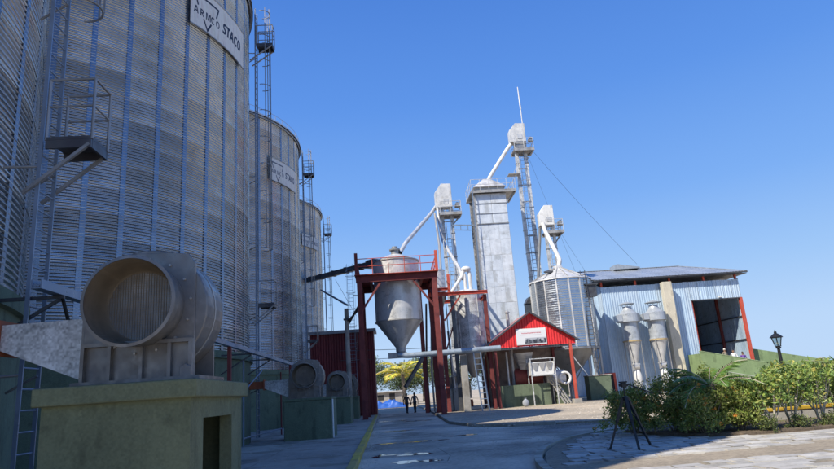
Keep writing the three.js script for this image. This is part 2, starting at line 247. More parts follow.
function bannerTexture(fade) {
  const c = document.createElement('canvas'); c.width = 1024; c.height = 400; const x = c.getContext('2d');
  x.fillStyle = '#d9d9d3'; x.fillRect(0, 0, 1024, 400);
  const r = rng(5); for (let i = 0; i < 260; i++) { x.fillStyle = `rgba(${120 + r() * 60 | 0},${110 + r() * 60 | 0},${100 + r() * 50 | 0},${.05 + r() * .06})`; const w = 4 + r() * 20; x.fillRect(r() * 1024, r() * 400, w, 20 + r() * 130); }
  x.strokeStyle = x.fillStyle = fade ? '#4a5568' : '#1b2a44'; x.lineWidth = 20;
  x.beginPath(); x.moveTo(100, 180); x.lineTo(62, 74); x.lineTo(420, 74); x.lineTo(382, 180); x.stroke();
  x.beginPath(); x.moveTo(182, 285); x.lineTo(240, 378); x.lineTo(300, 285); x.stroke();
  x.font = 'bold 100px sans-serif'; x.textBaseline = 'middle'; const L = 'ARMCO'; for (let i = 0; i < 5; i++) x.fillText(L[i], 42 + i * 82, 234);
  x.font = 'bold 150px sans-serif'; x.save(); x.translate(500, 210); x.transform(.92, 0, -.12, 1, 0, 0); x.lineWidth = 7; x.fillText('STACO', 0, 0); x.strokeText('STACO', 0, 0); x.restore();
  const t = new THREE.CanvasTexture(c); t.colorSpace = THREE.SRGBColorSpace; return t;
}
const bannerMats = [mat(1, 1, 1, { map: bannerTexture(false), roughness: .7 }), mat(.92, .93, .95, { map: bannerTexture(true), roughness: .8 })];
const rungGeo = rod(V(0, 0, -.22), V(0, 0, .22), .014, 6);
function hoopGeo(r = .36) { const pts = []; for (let i = 0; i <= 12; i++) { const t = -Math.PI / 2 - .25 + (Math.PI + .5) * i / 12; pts.push(V(.32 + Math.cos(t) * r, 0, Math.sin(t) * r)); } return fin(new THREE.TubeGeometry(new THREE.CatmullRomCurve3(pts), 14, .02, 5)); }
const hoopG = hoopGeo();
function cagedLadder(parent, y0, y1, cageFrom, rests, topY) { // parent space: rails along y, cage bulges +x
  const L = new THREE.Group(); L.name = 'caged_ladder'; parent.add(L);
  for (const s of [-1, 1]) mesh(L, 'rail', bar(V(0, y0, s * .23), V(0, y1, s * .23), .06, .025), Mt.blueSteel);
  const rg = fin(rungGeo); for (let y = y0 + .3; y < y1 - .1; y += .3) { const m = new THREE.Mesh(rg, Mt.blueSteel); m.name = 'rung'; m.position.y = y; m.castShadow = m.receiveShadow = true; L.add(m); }
  for (let y = cageFrom; y < y1; y += 1.35) { const m = new THREE.Mesh(hoopG, Mt.steelGrey); m.name = 'hoop'; m.position.y = y; m.castShadow = m.receiveShadow = true; L.add(m); }
  for (const t of [-.9, -.3, .3, .9]) mesh(L, 'cage_bar', bar(V(.32 + Math.cos(t * 1.2) * .37, cageFrom, Math.sin(t * 1.2) * .37), V(.32 + Math.cos(t * 1.2) * .37, y1, Math.sin(t * 1.2) * .37), .035, .012), Mt.steelGrey);
  for (let y = y0 + 2; y < y1; y += 3.2) for (const s of [-1, 1]) mesh(L, 'wall_bracket', rod(V(0, y, .2 * s), V(-.5, y - .12 + .1 * s, .3 * s), .022, 6), Mt.steelGrey);
  for (const [y, x0, x1, hgt] of rests) {
    const p = new THREE.Group(); p.name = 'rest_platform'; parent.add(p);
    mesh(p, 'deck', [bb(x0, x1, y, y + .05, -.3, .3), bb(x0, x1, y - .14, y - .003, .26, .3), bb(x0, x1, y - .14, y - .003, -.3, -.26), bb(x1 - .04, x1, y - .14, y - .003, -.25, .25)], Mt.steelDark);
    const rails = []; for (const z of [-.28, .28]) { rails.push(rod(V(x0, y + hgt, z), V(x1, y + hgt, z), .024, 6), rod(V(x0, y + hgt * .55, z), V(x1, y + hgt * .55, z), .018, 6)); for (const x of [x0, x1]) rails.push(rod(V(x, y, z), V(x, y + hgt, z), .024, 6)); }
    rails.push(rod(V(x1, y + hgt, -.28), V(x1, y + hgt, .28), .024, 6), rod(V(x1, y + hgt * .55, -.28), V(x1, y + hgt * .55, .28), .018, 6));
    mesh(p, 'railing', rails, Mt.steelGrey);
    for (const s of [-1, 1]) mesh(p, 'brace', bar(V(x1 - .03, y - .08, .28 * s), V(x0 - .3, y - .85, .27 * s), .05, .05), Mt.steelGrey);
  }
}
function makeSilo(cx, cz, seed, label, banner) {
  const r = rng(seed), S = thing('grain_silo', label, 'silo', [cx, 0, cz], 0, 'corrugated silos in a row along the road');
  mesh(S, 'plinth', [latheFlat([[SR + .06, 0], [SR + .06, SB - .28], [SR + .16, SB - .26], [SR + .16, SB], [SR - .6, SB + .002]], 96)], Mt.greenDark, false);
  const rest = [];
  for (let k = 0; k < 24; k++) for (let q = 0; q < NR; q++) {
    const a = -45 + k * 15, vis = a < 75, gi = (r() * 3) | 0, sh = q % 2 ? 7.5 : 0, ang = rad(a + sh);
    if (vis) {
      const m = new THREE.Mesh(sheetGeos[gi], Mt.silo[Math.min(4, (r() * 5.2) | 0)]); m.name = 'wall_sheet'; m.rotation.y = -ang; m.position.y = SB + q * RING; m.castShadow = m.receiveShadow = true; S.add(m);
    } else rest.push([gi, ang, SB + q * RING]);
  }
  if (!makeSilo.rest) makeSilo.rest = mergeGeometries(rest.map(([gi, ang, y]) => fin(sheetGeos[gi].clone().rotateY(-ang).translate(0, y, 0), true)));
  const rm = new THREE.Mesh(makeSilo.rest, Mt.silo[0]); rm.name = 'far_wall_sheets'; rm.userData.kind = 'stuff'; rm.castShadow = rm.receiveShadow = true; S.add(rm);
  const ribs = [];
  if (!makeSilo.rib) makeSilo.rib = fin(ribGeo.clone());
  for (let k = 0; k < 48; k++) {
    const a = 0.2 + k * 7.5 - 45, ang = rad(a); const vis = a < 76;
    if (vis) { const m = new THREE.Mesh(makeSilo.rib, Mt.rib); m.name = 'rib'; m.rotation.y = -ang; m.position.set(Math.cos(ang) * (SR + .014), SB - .02, Math.sin(ang) * (SR + .014)); m.castShadow = m.receiveShadow = true; S.add(m); }
    else ribs.push(ang);
  }
  if (!makeSilo.far) makeSilo.far = mergeGeometries(ribs.map((ang) => makeSilo.rib.clone().rotateY(-ang).translate(Math.cos(ang) * (SR + .014), SB - .02, Math.sin(ang) * (SR + .014))));
  const fr = new THREE.Mesh(makeSilo.far, Mt.rib); fr.name = 'far_ribs'; fr.userData.kind = 'stuff'; fr.castShadow = fr.receiveShadow = true; S.add(fr);
  const roof = mesh(S, 'roof', [latheFlat([[SR + .22, STOP + .02], [SR + .22, STOP + .12], [.5, STOP + 3.0], [.5, STOP + 3.35], [0.001, STOP + 3.4]], 72)], Mt.galv);
  mesh(roof, 'eave_angle', [latheFlat([[SR + .1, STOP - .12], [SR + .13, STOP - .12], [SR + .13, STOP + .015]], 96)], Mt.galvDull);
  const hp = []; for (let i = 0; i < 22; i++) { const a = rad(-40 + i * 5.2), a2 = rad(-40 + (i + 1) * 5.2), R2 = SR + .1; hp.push(rod(V(Math.cos(a) * R2, STOP + .1, Math.sin(a) * R2), V(Math.cos(a) * R2, STOP + .55, Math.sin(a) * R2), .016, 5)); if (i < 21) hp.push(rod(V(Math.cos(a) * R2, STOP + .55, Math.sin(a) * R2), V(Math.cos(a2) * R2, STOP + .55, Math.sin(a2) * R2), .013, 5)); }
  mesh(roof, 'edge_rail', hp, Mt.steelGrey);
  if (banner) {
    const a0 = rad(banner[0]), a1 = rad(banner[1]), y0 = banner[2], y1 = banner[3], R2 = SR + .135;
    const g = quadSheet((u, v) => { const t = a1 + (a0 - a1) * u; return [R2 * Math.cos(t), y0 + (y1 - y0) * v, R2 * Math.sin(t)]; }, 24, 1);
    const back = quadSheet((u, v) => { const t = a0 + (a1 - a0) * u; return [(R2 - .02) * Math.cos(t), y0 + (y1 - y0) * v, (R2 - .02) * Math.sin(t)]; }, 24, 1);
    const b = mesh(S, 'banner', [g, back], banner[4] ? bannerMats[1] : bannerMats[0], true); b.userData.label = 'white curved name board lettered in dark blue';
    for (const y of [y0, y1]) { const rim = []; for (let i = 0; i < 16; i++) { const t = a0 + (a1 - a0) * i / 16, t2 = a0 + (a1 - a0) * (i + 1) / 16; rim.push(bar(V(R2 * Math.cos(t), y, R2 * Math.sin(t)), V(R2 * Math.cos(t2), y, R2 * Math.sin(t2)), .04, .04)); }
    mesh(b, 'frame', rim, Mt.galvDull); }
  }
  const lg = new THREE.Group(); lg.name = 'access_ladder'; S.add(lg); lg.position.set(cz > -10 ? 9.02 : 8.74, 0, -1.95);
  // rails, rungs and cage hang on this group (thing > ladder > pieces)
  const tmp = new THREE.Group(); cagedLadder(tmp, .25, STOP + .35, 8.4, [[5.85, .1, .8, 1.05], [18.7, .06, .85, 1.05]], STOP);
  for (const c of [...tmp.children]) for (const m of [...c.children]) { if (c.name === 'rest_platform') m.name = { deck: 'platform_deck', railing: 'platform_railing', brace: 'platform_brace' }[m.name]; lg.add(m); }
  return S;
}
makeSilo(-14.3, -7.6, 11, 'nearest corrugated steel silo, cut by the left edge of the picture');
makeSilo(-14.4, -25.6, 12, 'large corrugated silo with a big white lettered board, behind the nearest blower', [4.6, 30.2, 16.0, 17.75, 0]);
makeSilo(-14.6, -43.9, 13, 'corrugated silo with a faded white board, second from the hopper tower', [8.8, 32, 16.1, 17.7, 1]);
makeSilo(-14.9, -62.3, 14, 'farthest corrugated silo, half hidden beside the inclined dark conveyor', [12, 33, 16.0, 17.2, 1]);
// ---------------------------------------------------------------- blowers on their pedestals
function loft(a, b, n = 1) { // two rings of points joined by flat quads
  const g = []; for (let i = 0; i < a.length; i++) { const j = (i + 1) % a.length; const p = [a[i], a[j], b[j], a[i], b[j], b[i]]; const q = new THREE.BufferGeometry(); q.setAttribute('position', new THREE.Float32BufferAttribute(p.flat(), 3)); q.computeVertexNormals(); q.setAttribute('uv', new THREE.Float32BufferAttribute(new Float32Array(12), 2)); g.push(q); } return mergeGeometries(g);
}
function alongZ(g) { return g.rotateX(Math.PI / 2); } // lathe axis y -> z
function makeBlower(pos, label, reach) {
  const F = thing('blower_fan', label, 'fan', pos, 0, 'centrifugal blowers feeding the silos');
  const ax = .9; // axis height above the pedestal
  const out = []; out.push([-.66, .05], [.15, .05]);
  for (let i = 0; i <= 26; i++) { const t = -70 + i * (250 / 26), r = .79 - .18 * (t + 90) / 270; out.push([Math.cos(rad(t)) * r, ax + Math.sin(rad(t)) * r]); }
  out.push([-.57, .80], [-.66, .80]);
  const body = mesh(F, 'volute_housing', prism(out, .7, .012).translate(0, 0, -.76), Mt.fan);
  mesh(body, 'seam_band', prism(out.slice(2, 28).concat(out.slice(2, 28).map(([x, y]) => [x * 1.025, ax + (y - ax) * 1.025]).reverse()), .04).translate(0, 0, -.42), Mt.galvDull);
  const pl = [[-.66, .02], [.60, .02], [.60, 1.38], [.52, 1.50], [.30, 1.53], [-.25, 1.53], [-.50, 1.38], [-.62, 1.15], [-.66, .9]];
  mesh(F, 'side_plate', prism(pl, .03, .006).translate(0, 0, -.055), Mt.fan);
  mesh(F, 'side_plate', prism([[-.66, .02], [.62, .02], [.62, .62], [.5, .8], [-.5, .8], [-.66, .62]], .03, .004).translate(0, 0, -.81), Mt.fan);
  for (const x of [-.34, .02, .34]) mesh(F, 'stiffener', bb(x - .02, x + .02, .05, .44, -.02, .05), Mt.fan);
  mesh(F, 'stiffener', bb(-.66, .60, .441, .485, -.02, .055), Mt.fan); mesh(F, 'stiffener', bb(.56, .60, .05, .44, -.02, .055), Mt.fan); mesh(F, 'stiffener', bb(-.66, -.62, .05, .44, -.02, .055), Mt.fan);
  mesh(F, 'base_frame', [bb(-.74, .70, 0, .05, .01, .09), bb(-.74, .70, 0, .05, -1.0, -.92), bb(-.74, -.66, 0, .05, -.918, .008), bb(.62, .70, 0, .05, -.918, .008)], Mt.fan);
  // inlet: a deep bell with rolled lip, dull inside
  const bell = mesh(F, 'inlet_bell', [alongZ(latheFlat([[.48, -.02], [.492, .10], [.492, .40], [.518, .405], [.518, .43], [.482, .435]], 56)).translate(0, ax, 0)], Mt.fan);
  mesh(bell, 'inner_cone', alongZ(lathe([[.480, .433], [.472, .12], [.43, .0], [.40, -.02]], 56)).translate(0, ax, 0), Mt.fanIn);
  const ms = []; ms.push(alongZ(lathe([[.41, -.03], [.41, -.012]], 40)).translate(0, ax, 0)); for (let i = -13; i <= 13; i++) { const d = i * .03, h = Math.sqrt(.41 * .41 - d * d); ms.push(box(.006, h * 2, .006, d, ax, -.0162), box(h * 2, .006, .006, 0, ax + d, -.0218)); }
  mesh(bell, 'guard_mesh', ms, Mt.fanIn).userData.kind = 'stuff';
  const wheel = []; wheel.push(alongZ(new THREE.CylinderGeometry(.39, .39, .02, 32)).translate(0, ax, -.25), alongZ(new THREE.CylinderGeometry(.09, .09, .2, 16)).translate(0, ax, -.16)); for (let i = 0; i < 10; i++) { const t = i / 10 * 6.283; wheel.push(box(.2, .012, .16, Math.cos(t) * .27, ax + Math.sin(t) * .27, -.15, 0, 0, t + .5)); }
  mesh(F, 'impeller', wheel, Mt.fanIn);
  for (let i = 0; i < 14; i++) { const t = i / 14 * 6.283 + .1; mesh(bell, 'bolt', alongZ(new THREE.CylinderGeometry(.016, .016, .03, 6)).translate(Math.cos(t) * .56, ax + Math.sin(t) * .56, -.01), Mt.galvDull); }
  mesh(F, 'lifting_lug', prism([[.50, .02], [.62, .02], [.62, .12], [.56, .15], [.50, .12]], .02, .004).translate(-.02, .03, .06), Mt.fan);
  // tapering outlet duct to the silo
  const x1 = -.665, x2 = -reach + .55, ring = (x, y0, y1, z0, z1) => [[x, y0, z0], [x, y1, z0], [x, y1, z1], [x, y0, z1]];
  const dt = mesh(F, 'outlet_duct', [loft(ring(x2, .50, .80, -.52, -.22), ring(x1, .07, .80, -.75, -.08))], Mt.galvBright);
  mesh(dt, 'flange', [bb(x1 - .03, x1 + .005, .02, .85, -.80, -.755), bb(x1 - .03, x1 + .005, .02, .85, -.075, -.03), bb(x1 - .03, x1 + .005, .805, .85, -.75, -.08), bb(x1 - .03, x1 + .005, .02, .065, -.75, -.08)], Mt.fan);
  mesh(F, 'silo_connector', [bb(x2 - .05, x2 - .003, .44, .86, -.60, -.14), bb(-reach - .7, x2 - .052, .50, .80, -.52, -.22)], Mt.orange);
  mesh(F, 'duct_strut', bar(V(x1 - .35, .34, -.4), V(x1 - .02, -.0 + .03, -.4), .04, .04), Mt.galvBright);
  return F;
}
function makePedestal(x0, x1, z0, z1, h, label, m, cap) {
  const o = thing('blower_pedestal', label, 'pedestal', [(x0 + x1) / 2, 0, (z0 + z1) / 2], 0, 'painted concrete blower pedestals'); const w = x1 - x0, d = z0 - z1;
  if (cap) { // hollow block with an opening on the road side, heavy top slab
    const t = .16, oz0 = -.62, oz1 = .70, oh = 1.5, b = h - .2;
    mesh(o, 'wall', bb(-w / 2 + .05, w / 2 - .05, 0, b, d / 2 - t - .05, d / 2 - .05), m);
    mesh(o, 'wall', bb(-w / 2 + .05, w / 2 - .05, 0, b, -d / 2 + .05, -d / 2 + t + .05), m);
    mesh(o, 'wall', bb(-w / 2 + .05, -w / 2 + t + .05, 0, b, -d / 2 + t + .055, d / 2 - t - .055), m);
    mesh(o, 'wall', [bb(w / 2 - t - .05, w / 2 - .05, 0, b, oz1, d / 2 - t - .055), bb(w / 2 - t - .05, w / 2 - .05, 0, b, -d / 2 + t + .055, oz0), bb(w / 2 - t - .05, w / 2 - .05, oh, b, oz0 + .002, oz1 - .002)], m);
    mesh(o, 'top_slab', rbox(w + .06, .2, d + .06, 0, h - .1, 0, .022), m);
  } else { mesh(o, 'block', rbox(w, h - .1, d, 0, (h - .1) / 2, 0, .03), m); mesh(o, 'top_slab', rbox(w + .05, .1, d + .05, 0, h - .05, 0, .02), m); }
  return o;
}
makePedestal(-3.80, -2.12, -7.0, -9.45, 1.93, 'large olive green concrete pedestal with a square opening, nearest the camera', Mt.green, true);
makeBlower([-2.87, 1.93, -7.42], 'large grey blower with round open inlet, nearest the camera', 2.28);
{ const p = makePedestal(-4.32, -2.40, -26.0, -28.3, 1.72, 'dark green concrete pedestal under the second blower', Mt.greenDark, false); mesh(p, 'drain_pipe', rod(V(.99, .12, 1.05), V(.99, 1.62, 1.05), .035, 8), Mt.white); }
makeBlower([-3.46, 1.72, -26.25], 'second blower from the camera, on the dark green pedestal', 2.25);
makePedestal(-4.0, -2.45, -39.2, -41.4, 1.72, 'dark green concrete pedestal under the third blower', Mt.greenDark, false);
makeBlower([-3.25, 1.72, -39.5], 'third blower from the camera, in front of the maroon shed', 2.5);
makePedestal(-3.9, -2.4, -47.6, -49.6, 1.72, 'farthest small dark green pedestal beside the concrete post', Mt.greenDark, false);
makeBlower([-3.15, 1.72, -47.9], 'farthest and smallest blower, beside the concrete post', 3.3);
{ // service tray running along the silos at plinth height
  const t = thing('service_tray', 'long grey service tray on brackets running along the silo plinths', 'tray', [-4.95, 0, 0]);
  const y = 3.46;
  for (let z = -8.8; z > -34; z -= 4.2) { const z1 = Math.max(-34, z - 4.19); mesh(t, 'tray_section', [bar(V(0, y, z), V(0, y, z1), .02, .13), bar(V(.13, y, z), V(.13, y, z1), .02, .13), bar(V(.065, y - .055, z), V(.065, y - .055, z1), .108, .02), rod(V(.05, y - .02, z), V(.05, y - .02, z1), .025, 6), rod(V(.095, y - .02, z), V(.095, y - .02, z1), .02, 6)], Mt.blueSteel); }
  for (const z of [-19.6, -31.5]) mesh(t, 'post', bar(V(.065, .1, z), V(.065, y - .07, z), .11, .11), Mt.maroon);
  for (const z of [-9.4, -13, -22.5, -26]) { mesh(t, 'bracket', [bar(V(-.95, y - .095, z), V(.16, y - .095, z), .05, .05), bar(V(-.95, y - .75, z), V(.1, y - .13, z), .045, .045)], Mt.steelDark); }
  mesh(t, 'hanging_cable', pipe([V(.06, y - .02, -9.5), V(.1, y - .5, -9.75), V(.25, y - .72, -10.1), V(.3, y - .78, -10.6)], .03, 6, 16), Mt.rubber);
  const wf = thing('pipe_frame', 'pale square pipe frame standing between the silo plinth and second blower', 'frame', [-5.6, .1, -24.6]);
  mesh(wf, 'upright', rod(V(0, 0, 0), V(0, 3.2, 0), .035, 8), Mt.blueSteel); mesh(wf, 'upright', rod(V(.2, 0, -7.2), V(.2, 3.0, -7.2), .035, 8), Mt.maroon); mesh(wf, 'brace', rod(V(0, 2.0, 0), V(.1, 2.9, -3), .03, 8), Mt.blueSteel); mesh(wf, 'bottom_rail', rod(V(0, .3, 0), V(.2, .3, -7.2), .03, 8), Mt.blueSteel);
}
// ---------------------------------------------------------------- hopper tower over the road
function railing(parent, name, pts, h, m, step = 1.2, r = .025) { // guard rail along a polyline of [x,y,z]
  const g = []; for (let i = 0; i + 1 < pts.length; i++) { const a = V(...pts[i]), b = V(...pts[i + 1]), n = Math.max(1, Math.round(a.distanceTo(b) / step)); for (const k of [h, h * .52]) g.push(rod(a.clone().setY(a.y + k), b.clone().setY(b.y + k), r, 6)); for (let j = i ? 1 : 0; j <= n; j++) { const p = a.clone().lerp(b, j / n); g.push(rod(p, p.clone().setY(p.y + h), r, 6)); } }
  return mesh(parent, name, g, m);
}
function hbeam(p, q, w, h) { const d = q.clone().sub(p).normalize(), up = Math.abs(d.y) > .9 ? V(1, 0, 0) : V(0, 1, 0), o = up.clone().multiplyScalar(h / 2 - .015); const t = .03; return [bar(p.clone().add(o), q.clone().add(o), w, t), bar(p.clone().sub(o), q.clone().sub(o), w, t), bar(p, q, .025, h - 2 * t - .002)]; }
function column(x, z, y0, y1, w) { const t = .03; return [bb(x - w / 2, x + w / 2, y0, y1, z - w / 2, z - w / 2 + t), bb(x - w / 2, x + w / 2, y0, y1, z + w / 2 - t, z + w / 2), bb(x - .015, x + .015, y0, y1, z - w / 2 + t + .001, z + w / 2 - t - .001)]; }
{
  const T = thing('hopper_tower', 'maroon steel tower carrying the big hopper over the road', 'tower', [0, 0, 0]);
  const X = [-1.78, 3.62], Z = [-44, -48.8];
  for (const x of X) for (const z of Z) { const c = mesh(T, 'column', column(x, z, .1, 9.55, .36), Mt.maroon); mesh(c, 'base_plate', bb(x - .3, x + .3, .06, .12, z - .3, z + .3), Mt.maroon); }
  mesh(T, 'column', column(2.75, -48.8, .1, 9.55, .3), Mt.maroon);
  for (const z of Z) mesh(T, 'beam', hbeam(V(X[0] - .25, 9.82, z), V(X[1] + .25, 9.82, z), .3, .5), Mt.maroon);
  for (const x of X) mesh(T, 'beam', hbeam(V(x, 9.82, Z[0] - .16), V(x, 9.82, Z[1] + .16), .28, .44), Mt.maroon);
  mesh(T, 'beam', hbeam(V(-.95, 9.8, Z[0] - .16), V(-.95, 9.8, Z[1] + .16), .2, .3), Mt.maroon); mesh(T, 'beam', hbeam(V(2.75, 9.8, Z[0] - .16), V(2.75, 9.8, Z[1] + .16), .2, .3), Mt.maroon);
  // deck left open for the hopper
  mesh(T, 'deck', [bb(-2.1, -1.0, 10.08, 10.12, -49.1, -43.7), bb(2.85, 3.95, 10.08, 10.12, -49.1, -43.7), bb(-.999, 2.849, 10.08, 10.12, -44.6, -43.7), bb(-.999, 2.849, 10.08, 10.12, -49.1, -48.3)], Mt.redSteel);
  mesh(T, 'corner_post', bar(V(-1.95, 10.12, -43.8), V(-1.95, 11.7, -43.8), .22, .22), Mt.maroon); mesh(T, 'corner_post', bar(V(3.85, 10.12, -43.8), V(3.85, 11.6, -43.8), .2, .2), Mt.redSteel);
  railing(T, 'railing', [[-1.95, 10.12, -49], [-1.95, 10.12, -43.8], [3.85, 10.12, -43.8], [3.85, 10.12, -49]], 1.15, Mt.redSteel, 1.15, .03);
  for (const s of [-1, 1]) { const x = s < 0 ? X[0] : X[1]; mesh(T, 'brace', bar(V(x, 7.4, -44), V(x - s * 1.5, 9.5, -44), .14, .14), Mt.maroon); mesh(T, 'brace', bar(V(x, 6.8, Z[0] - .2), V(x, 9.5, Z[1] + .8), .12, .12), Mt.maroon); }
  mesh(T, 'brace', bar(V(-1.9, 7.9, -44), V(-3.0, 6.9, -47.4), .12, .12), Mt.steelDark);
  const K = thing('access_ladder_tower', 'thin caged ladder left of the maroon hopper tower', 'ladder', [-2.75, 0, -49.6], Math.PI / 2);
  { const tmp = new THREE.Group(); cagedLadder(tmp, .1, 12.2, 4.5, [], 12); for (const c of [...tmp.children[0].children]) K.add(c); mesh(K, 'tie', bar(V(0, 9.6, .2), V(.3, 9.6, .8), .05, .05), Mt.steelGrey); mesh(K, 'tie', bar(V(0, 9.6, -.2), V(.3, 9.6, -.1), .05, .05), Mt.steelGrey); }
  const cx = .95, cz = -46.45, H = thing('loading_hopper', 'pale grey steel hopper with conical bottom, held in the maroon tower', 'hopper', [cx, 0, cz]);
  const R = 1.74;
  const b = mesh(H, 'barrel', latheFlat([[R, 6.9], [R, 8.25], [R + .012, 8.25], [R + .012, 8.30], [R, 8.30], [R, 9.9], [R + .012, 9.9], [R + .012, 11.35]], 56), Mt.galv);
  mesh(b, 'rim', latheFlat([[R + .012, 11.352], [R + .07, 11.352], [R + .07, 11.45], [R - .1, 11.45]], 56), Mt.galvDull);
  mesh(H, 'lid', [lathe([[R + .05, 11.46], [.5, 12.0], [.3, 12.05]], 40)], Mt.galv);
  mesh(H, 'filler_cap', latheFlat([[.3, 12.04], [.3, 12.35], [.42, 12.36], [.42, 12.46], [.22, 12.48], [.22, 12.66], [.001, 12.7]], 20), Mt.steelGrey);
  mesh(H, 'cone', lathe([[.36, 4.95], [R, 6.88]], 56), Mt.galv); mesh(H, 'girth_seam', latheFlat([[R + .001, 6.84], [R + .05, 6.84], [R + .05, 6.93], [R + .001, 6.93]], 56), Mt.galvDull);
  mesh(H, 'outlet', latheFlat([[.3, 4.62], [.36, 4.66], [.36, 4.95]], 24), Mt.galvDull);
  mesh(H, 'slide_gate', [bb(-.95, .42, 4.22, 4.60, -.42, .42), bb(.42, .9, 4.34, 4.48, -.06, .06)], Mt.galvDull).rotation.z = 0;
  for (let i = 0; i < 4; i++) { const a = rad(45 + i * 90); mesh(H, 'support_lug', bar(V(Math.cos(a) * R, 9.86, Math.sin(a) * R), V(Math.cos(a) * (R + .75), 9.98, Math.sin(a) * (R + .75)), .22, .3), Mt.maroon); }
}
{ // inclined conveyor from the far silos to the hopper
  const c = thing('inclined_conveyor', 'dark inclined conveyor tube between the silos and the hopper lid', 'conveyor');
  const a = V(-9.4, 13.1, -62), b = V(-.55, 11.45, -46.3); mesh(c, 'casing', bar(a, b, .34, .42), Mt.steelDark);
  for (let i = 1; i < 7; i++) { const p = a.clone().lerp(b, i / 7 - .01), q = a.clone().lerp(b, i / 7 + .01); mesh(c, 'flange', bar(p, q, .42, .5), Mt.steelDark); }
  mesh(c, 'drive_box', bar(a.clone().lerp(b, .93), b, .5, .62), Mt.steelDark);
  mesh(c, 'stay', bar(V(-6.2, 12.0, -60.0), V(-2.95, 8.6, -48), .12, .12), Mt.steelDark);
  mesh(c, 'stay_wire', rod(V(-4.2, 11.6, -53), V(-2.4, 8.0, -50), .015, 5), Mt.steelDark);
}
{ const p = thing('concrete_post', 'plain grey concrete post standing left of the hopper tower', 'post', [-2.92, .1, -46.4]); mesh(p, 'shaft', rod(V(0, 0, 0), V(-.05, 8.0, 0), .26, 4, .2).rotateY(Math.PI / 4), Mt.concPost); mesh(p, 'clamp', box(.46, .1, .46, -.03, 7.2, 0), Mt.steelDark); mesh(p, 'cross_arm', bar(V(-.05, 7.0, 0), V(.9, 7.6, 1.4), .09, .09), Mt.steelDark); }
{ // maroon shed behind
  const S = thing('maroon_shed', 'dark maroon corrugated shed behind the far blowers', 'shed', [-6.6, .1, -53.6]);
  for (let i = 0; i < 6; i++) { const m = mesh(S, 'wall_sheet', corr(.9, 7.0, .225, .018).translate(i * .9, 0, 0), Mt.maroonSheet); }
  for (let i = 0; i < 4; i++) mesh(S, 'wall_sheet', corr(.9, 7.0, .225, .018).rotateY(Math.PI / 2).translate(5.4, 0, -i * .9), Mt.maroonSheet);
  mesh(S, 'back_wall', bb(0, 5.35, 0, 6.9, -3.7, -3.6), Mt.maroonSheet); mesh(S, 'side_wall', bb(0, .08, 0, 6.9, -3.59, -.06), Mt.maroonSheet);
  mesh(S, 'roof', [bb(-.2, 5.65, 7.03, 7.16, -3.9, .3), bb(-.2, 5.65, 6.9, 7.03, .22, .3)], Mt.steelGrey);
}
// ---------------------------------------------------------------- bucket elevators
function headHood(x0, x1, y0, y1, z0, z1) { const w = x1 - x0, h = y1 - y0; return prism([[x0, y0], [x1, y0], [x1, y0 + h * .98], [x0 + w * .42, y1], [x0, y0 + h * .62]], z1 - z0, .015).translate(0, 0, z0); }
function elevator(label, o) {
  const E = thing('bucket_elevator', label, 'elevator', [o.x, 0, o.z], 0, 'bucket elevators rising above the plant');
  const g = o.gap / 2, lean = o.lean || 0;
  for (const s of [-1, 1]) { const l = mesh(E, 'leg', bar(V(s * g, .1, 0), V(s * g, o.plat, 0), o.w, o.w * 1.1), o.mat); for (let y = 2.4; y < o.plat - .5; y += 2.4) mesh(l, 'flange', box(o.w + .09, .07, o.w * 1.1 + .09, s * g, y, 0), Mt.steelGrey); }
  const lad = []; for (const s of [-1, 1]) lad.push(rod(V(s * .2, .5, .34), V(s * .2, o.plat + 1.1, .34), .028, 5)); for (let y = .7; y < o.plat; y += .42) lad.push(rod(V(-.2, y, .34), V(.2, y, .34), .018, 5));
  mesh(E, 'ladder', lad, o.ladMat || Mt.galvDull);
  for (let y = 1.8; y < o.plat; y += 1.8) { const t = mesh(E, 'cross_tie', bar(V(-g, y, .2), V(g, y, .2), .06, .1), Mt.steelGrey); }
  if (o.hoops) for (let y = 4; y < o.plat - .6; y += 1.2) mesh(E, 'hoop', new THREE.TorusGeometry(.34, .02, 5, 14, Math.PI).rotateX(Math.PI / 2).rotateY(0).translate(0, y, .36), Mt.galvDull);
  const P = new THREE.Group(); P.name = 'platform'; E.add(P); const [px0, px1] = o.px;
  mesh(P, 'deck', [bb(px0, px1, o.plat, o.plat + .07, -.8, .95), bb(px0, px1, o.plat - .22, o.plat - .002, .87, .95), bb(px0, px1, o.plat - .22, o.plat - .002, -.8, -.72), bb(px1 - .08, px1, o.plat - .22, o.plat - .002, -.71, .86)], Mt.galvDull);
  railing(P, 'railing', [[px0 + .05, o.plat + .07, .9], [px1 - .05, o.plat + .07, .9], [px1 - .05, o.plat + .07, -.75], [px0 + .05, o.plat + .07, -.75]], 1.1, Mt.galv, .9, .028);
  for (const z of [-.5, .6]) mesh(P, 'brace', bar(V(px1 - .1, o.plat - .15, z), V(g, o.plat - 1.1, z * .3), .06, .06), Mt.galvDull);
  const hy = o.plat + (o.headUp ?? .75), hd = mesh(E, 'head', headHood(o.hx[0], o.hx[1], hy, o.top, -.45, .45), o.headMat || Mt.hood);
  mesh(hd, 'hatch', box(.5, .5, .03, (o.hx[0] + o.hx[1]) / 2 + .2, hy + .55, .49), Mt.galv); mesh(hd, 'seam', bb(o.hx[0] - .02, o.hx[1] + .02, hy - .06, hy - .002, -.5, .5), Mt.galvDull);
  for (const s of [-1, 1]) mesh(E, 'throat', bb(s * g - o.w / 2 - .02, s * g + o.w / 2 + .02, o.plat + .08, hy - .065, -o.w * .6, o.w * .6), o.mat);
  mesh(E, 'motor', [alongZ(new THREE.CylinderGeometry(.2, .2, .55, 14)).translate(g + .55, hy + .12, .55), bb(g + .3, g + .85, hy - .16, hy - .08, .3, .85)], Mt.steelGrey);
  return E;
}
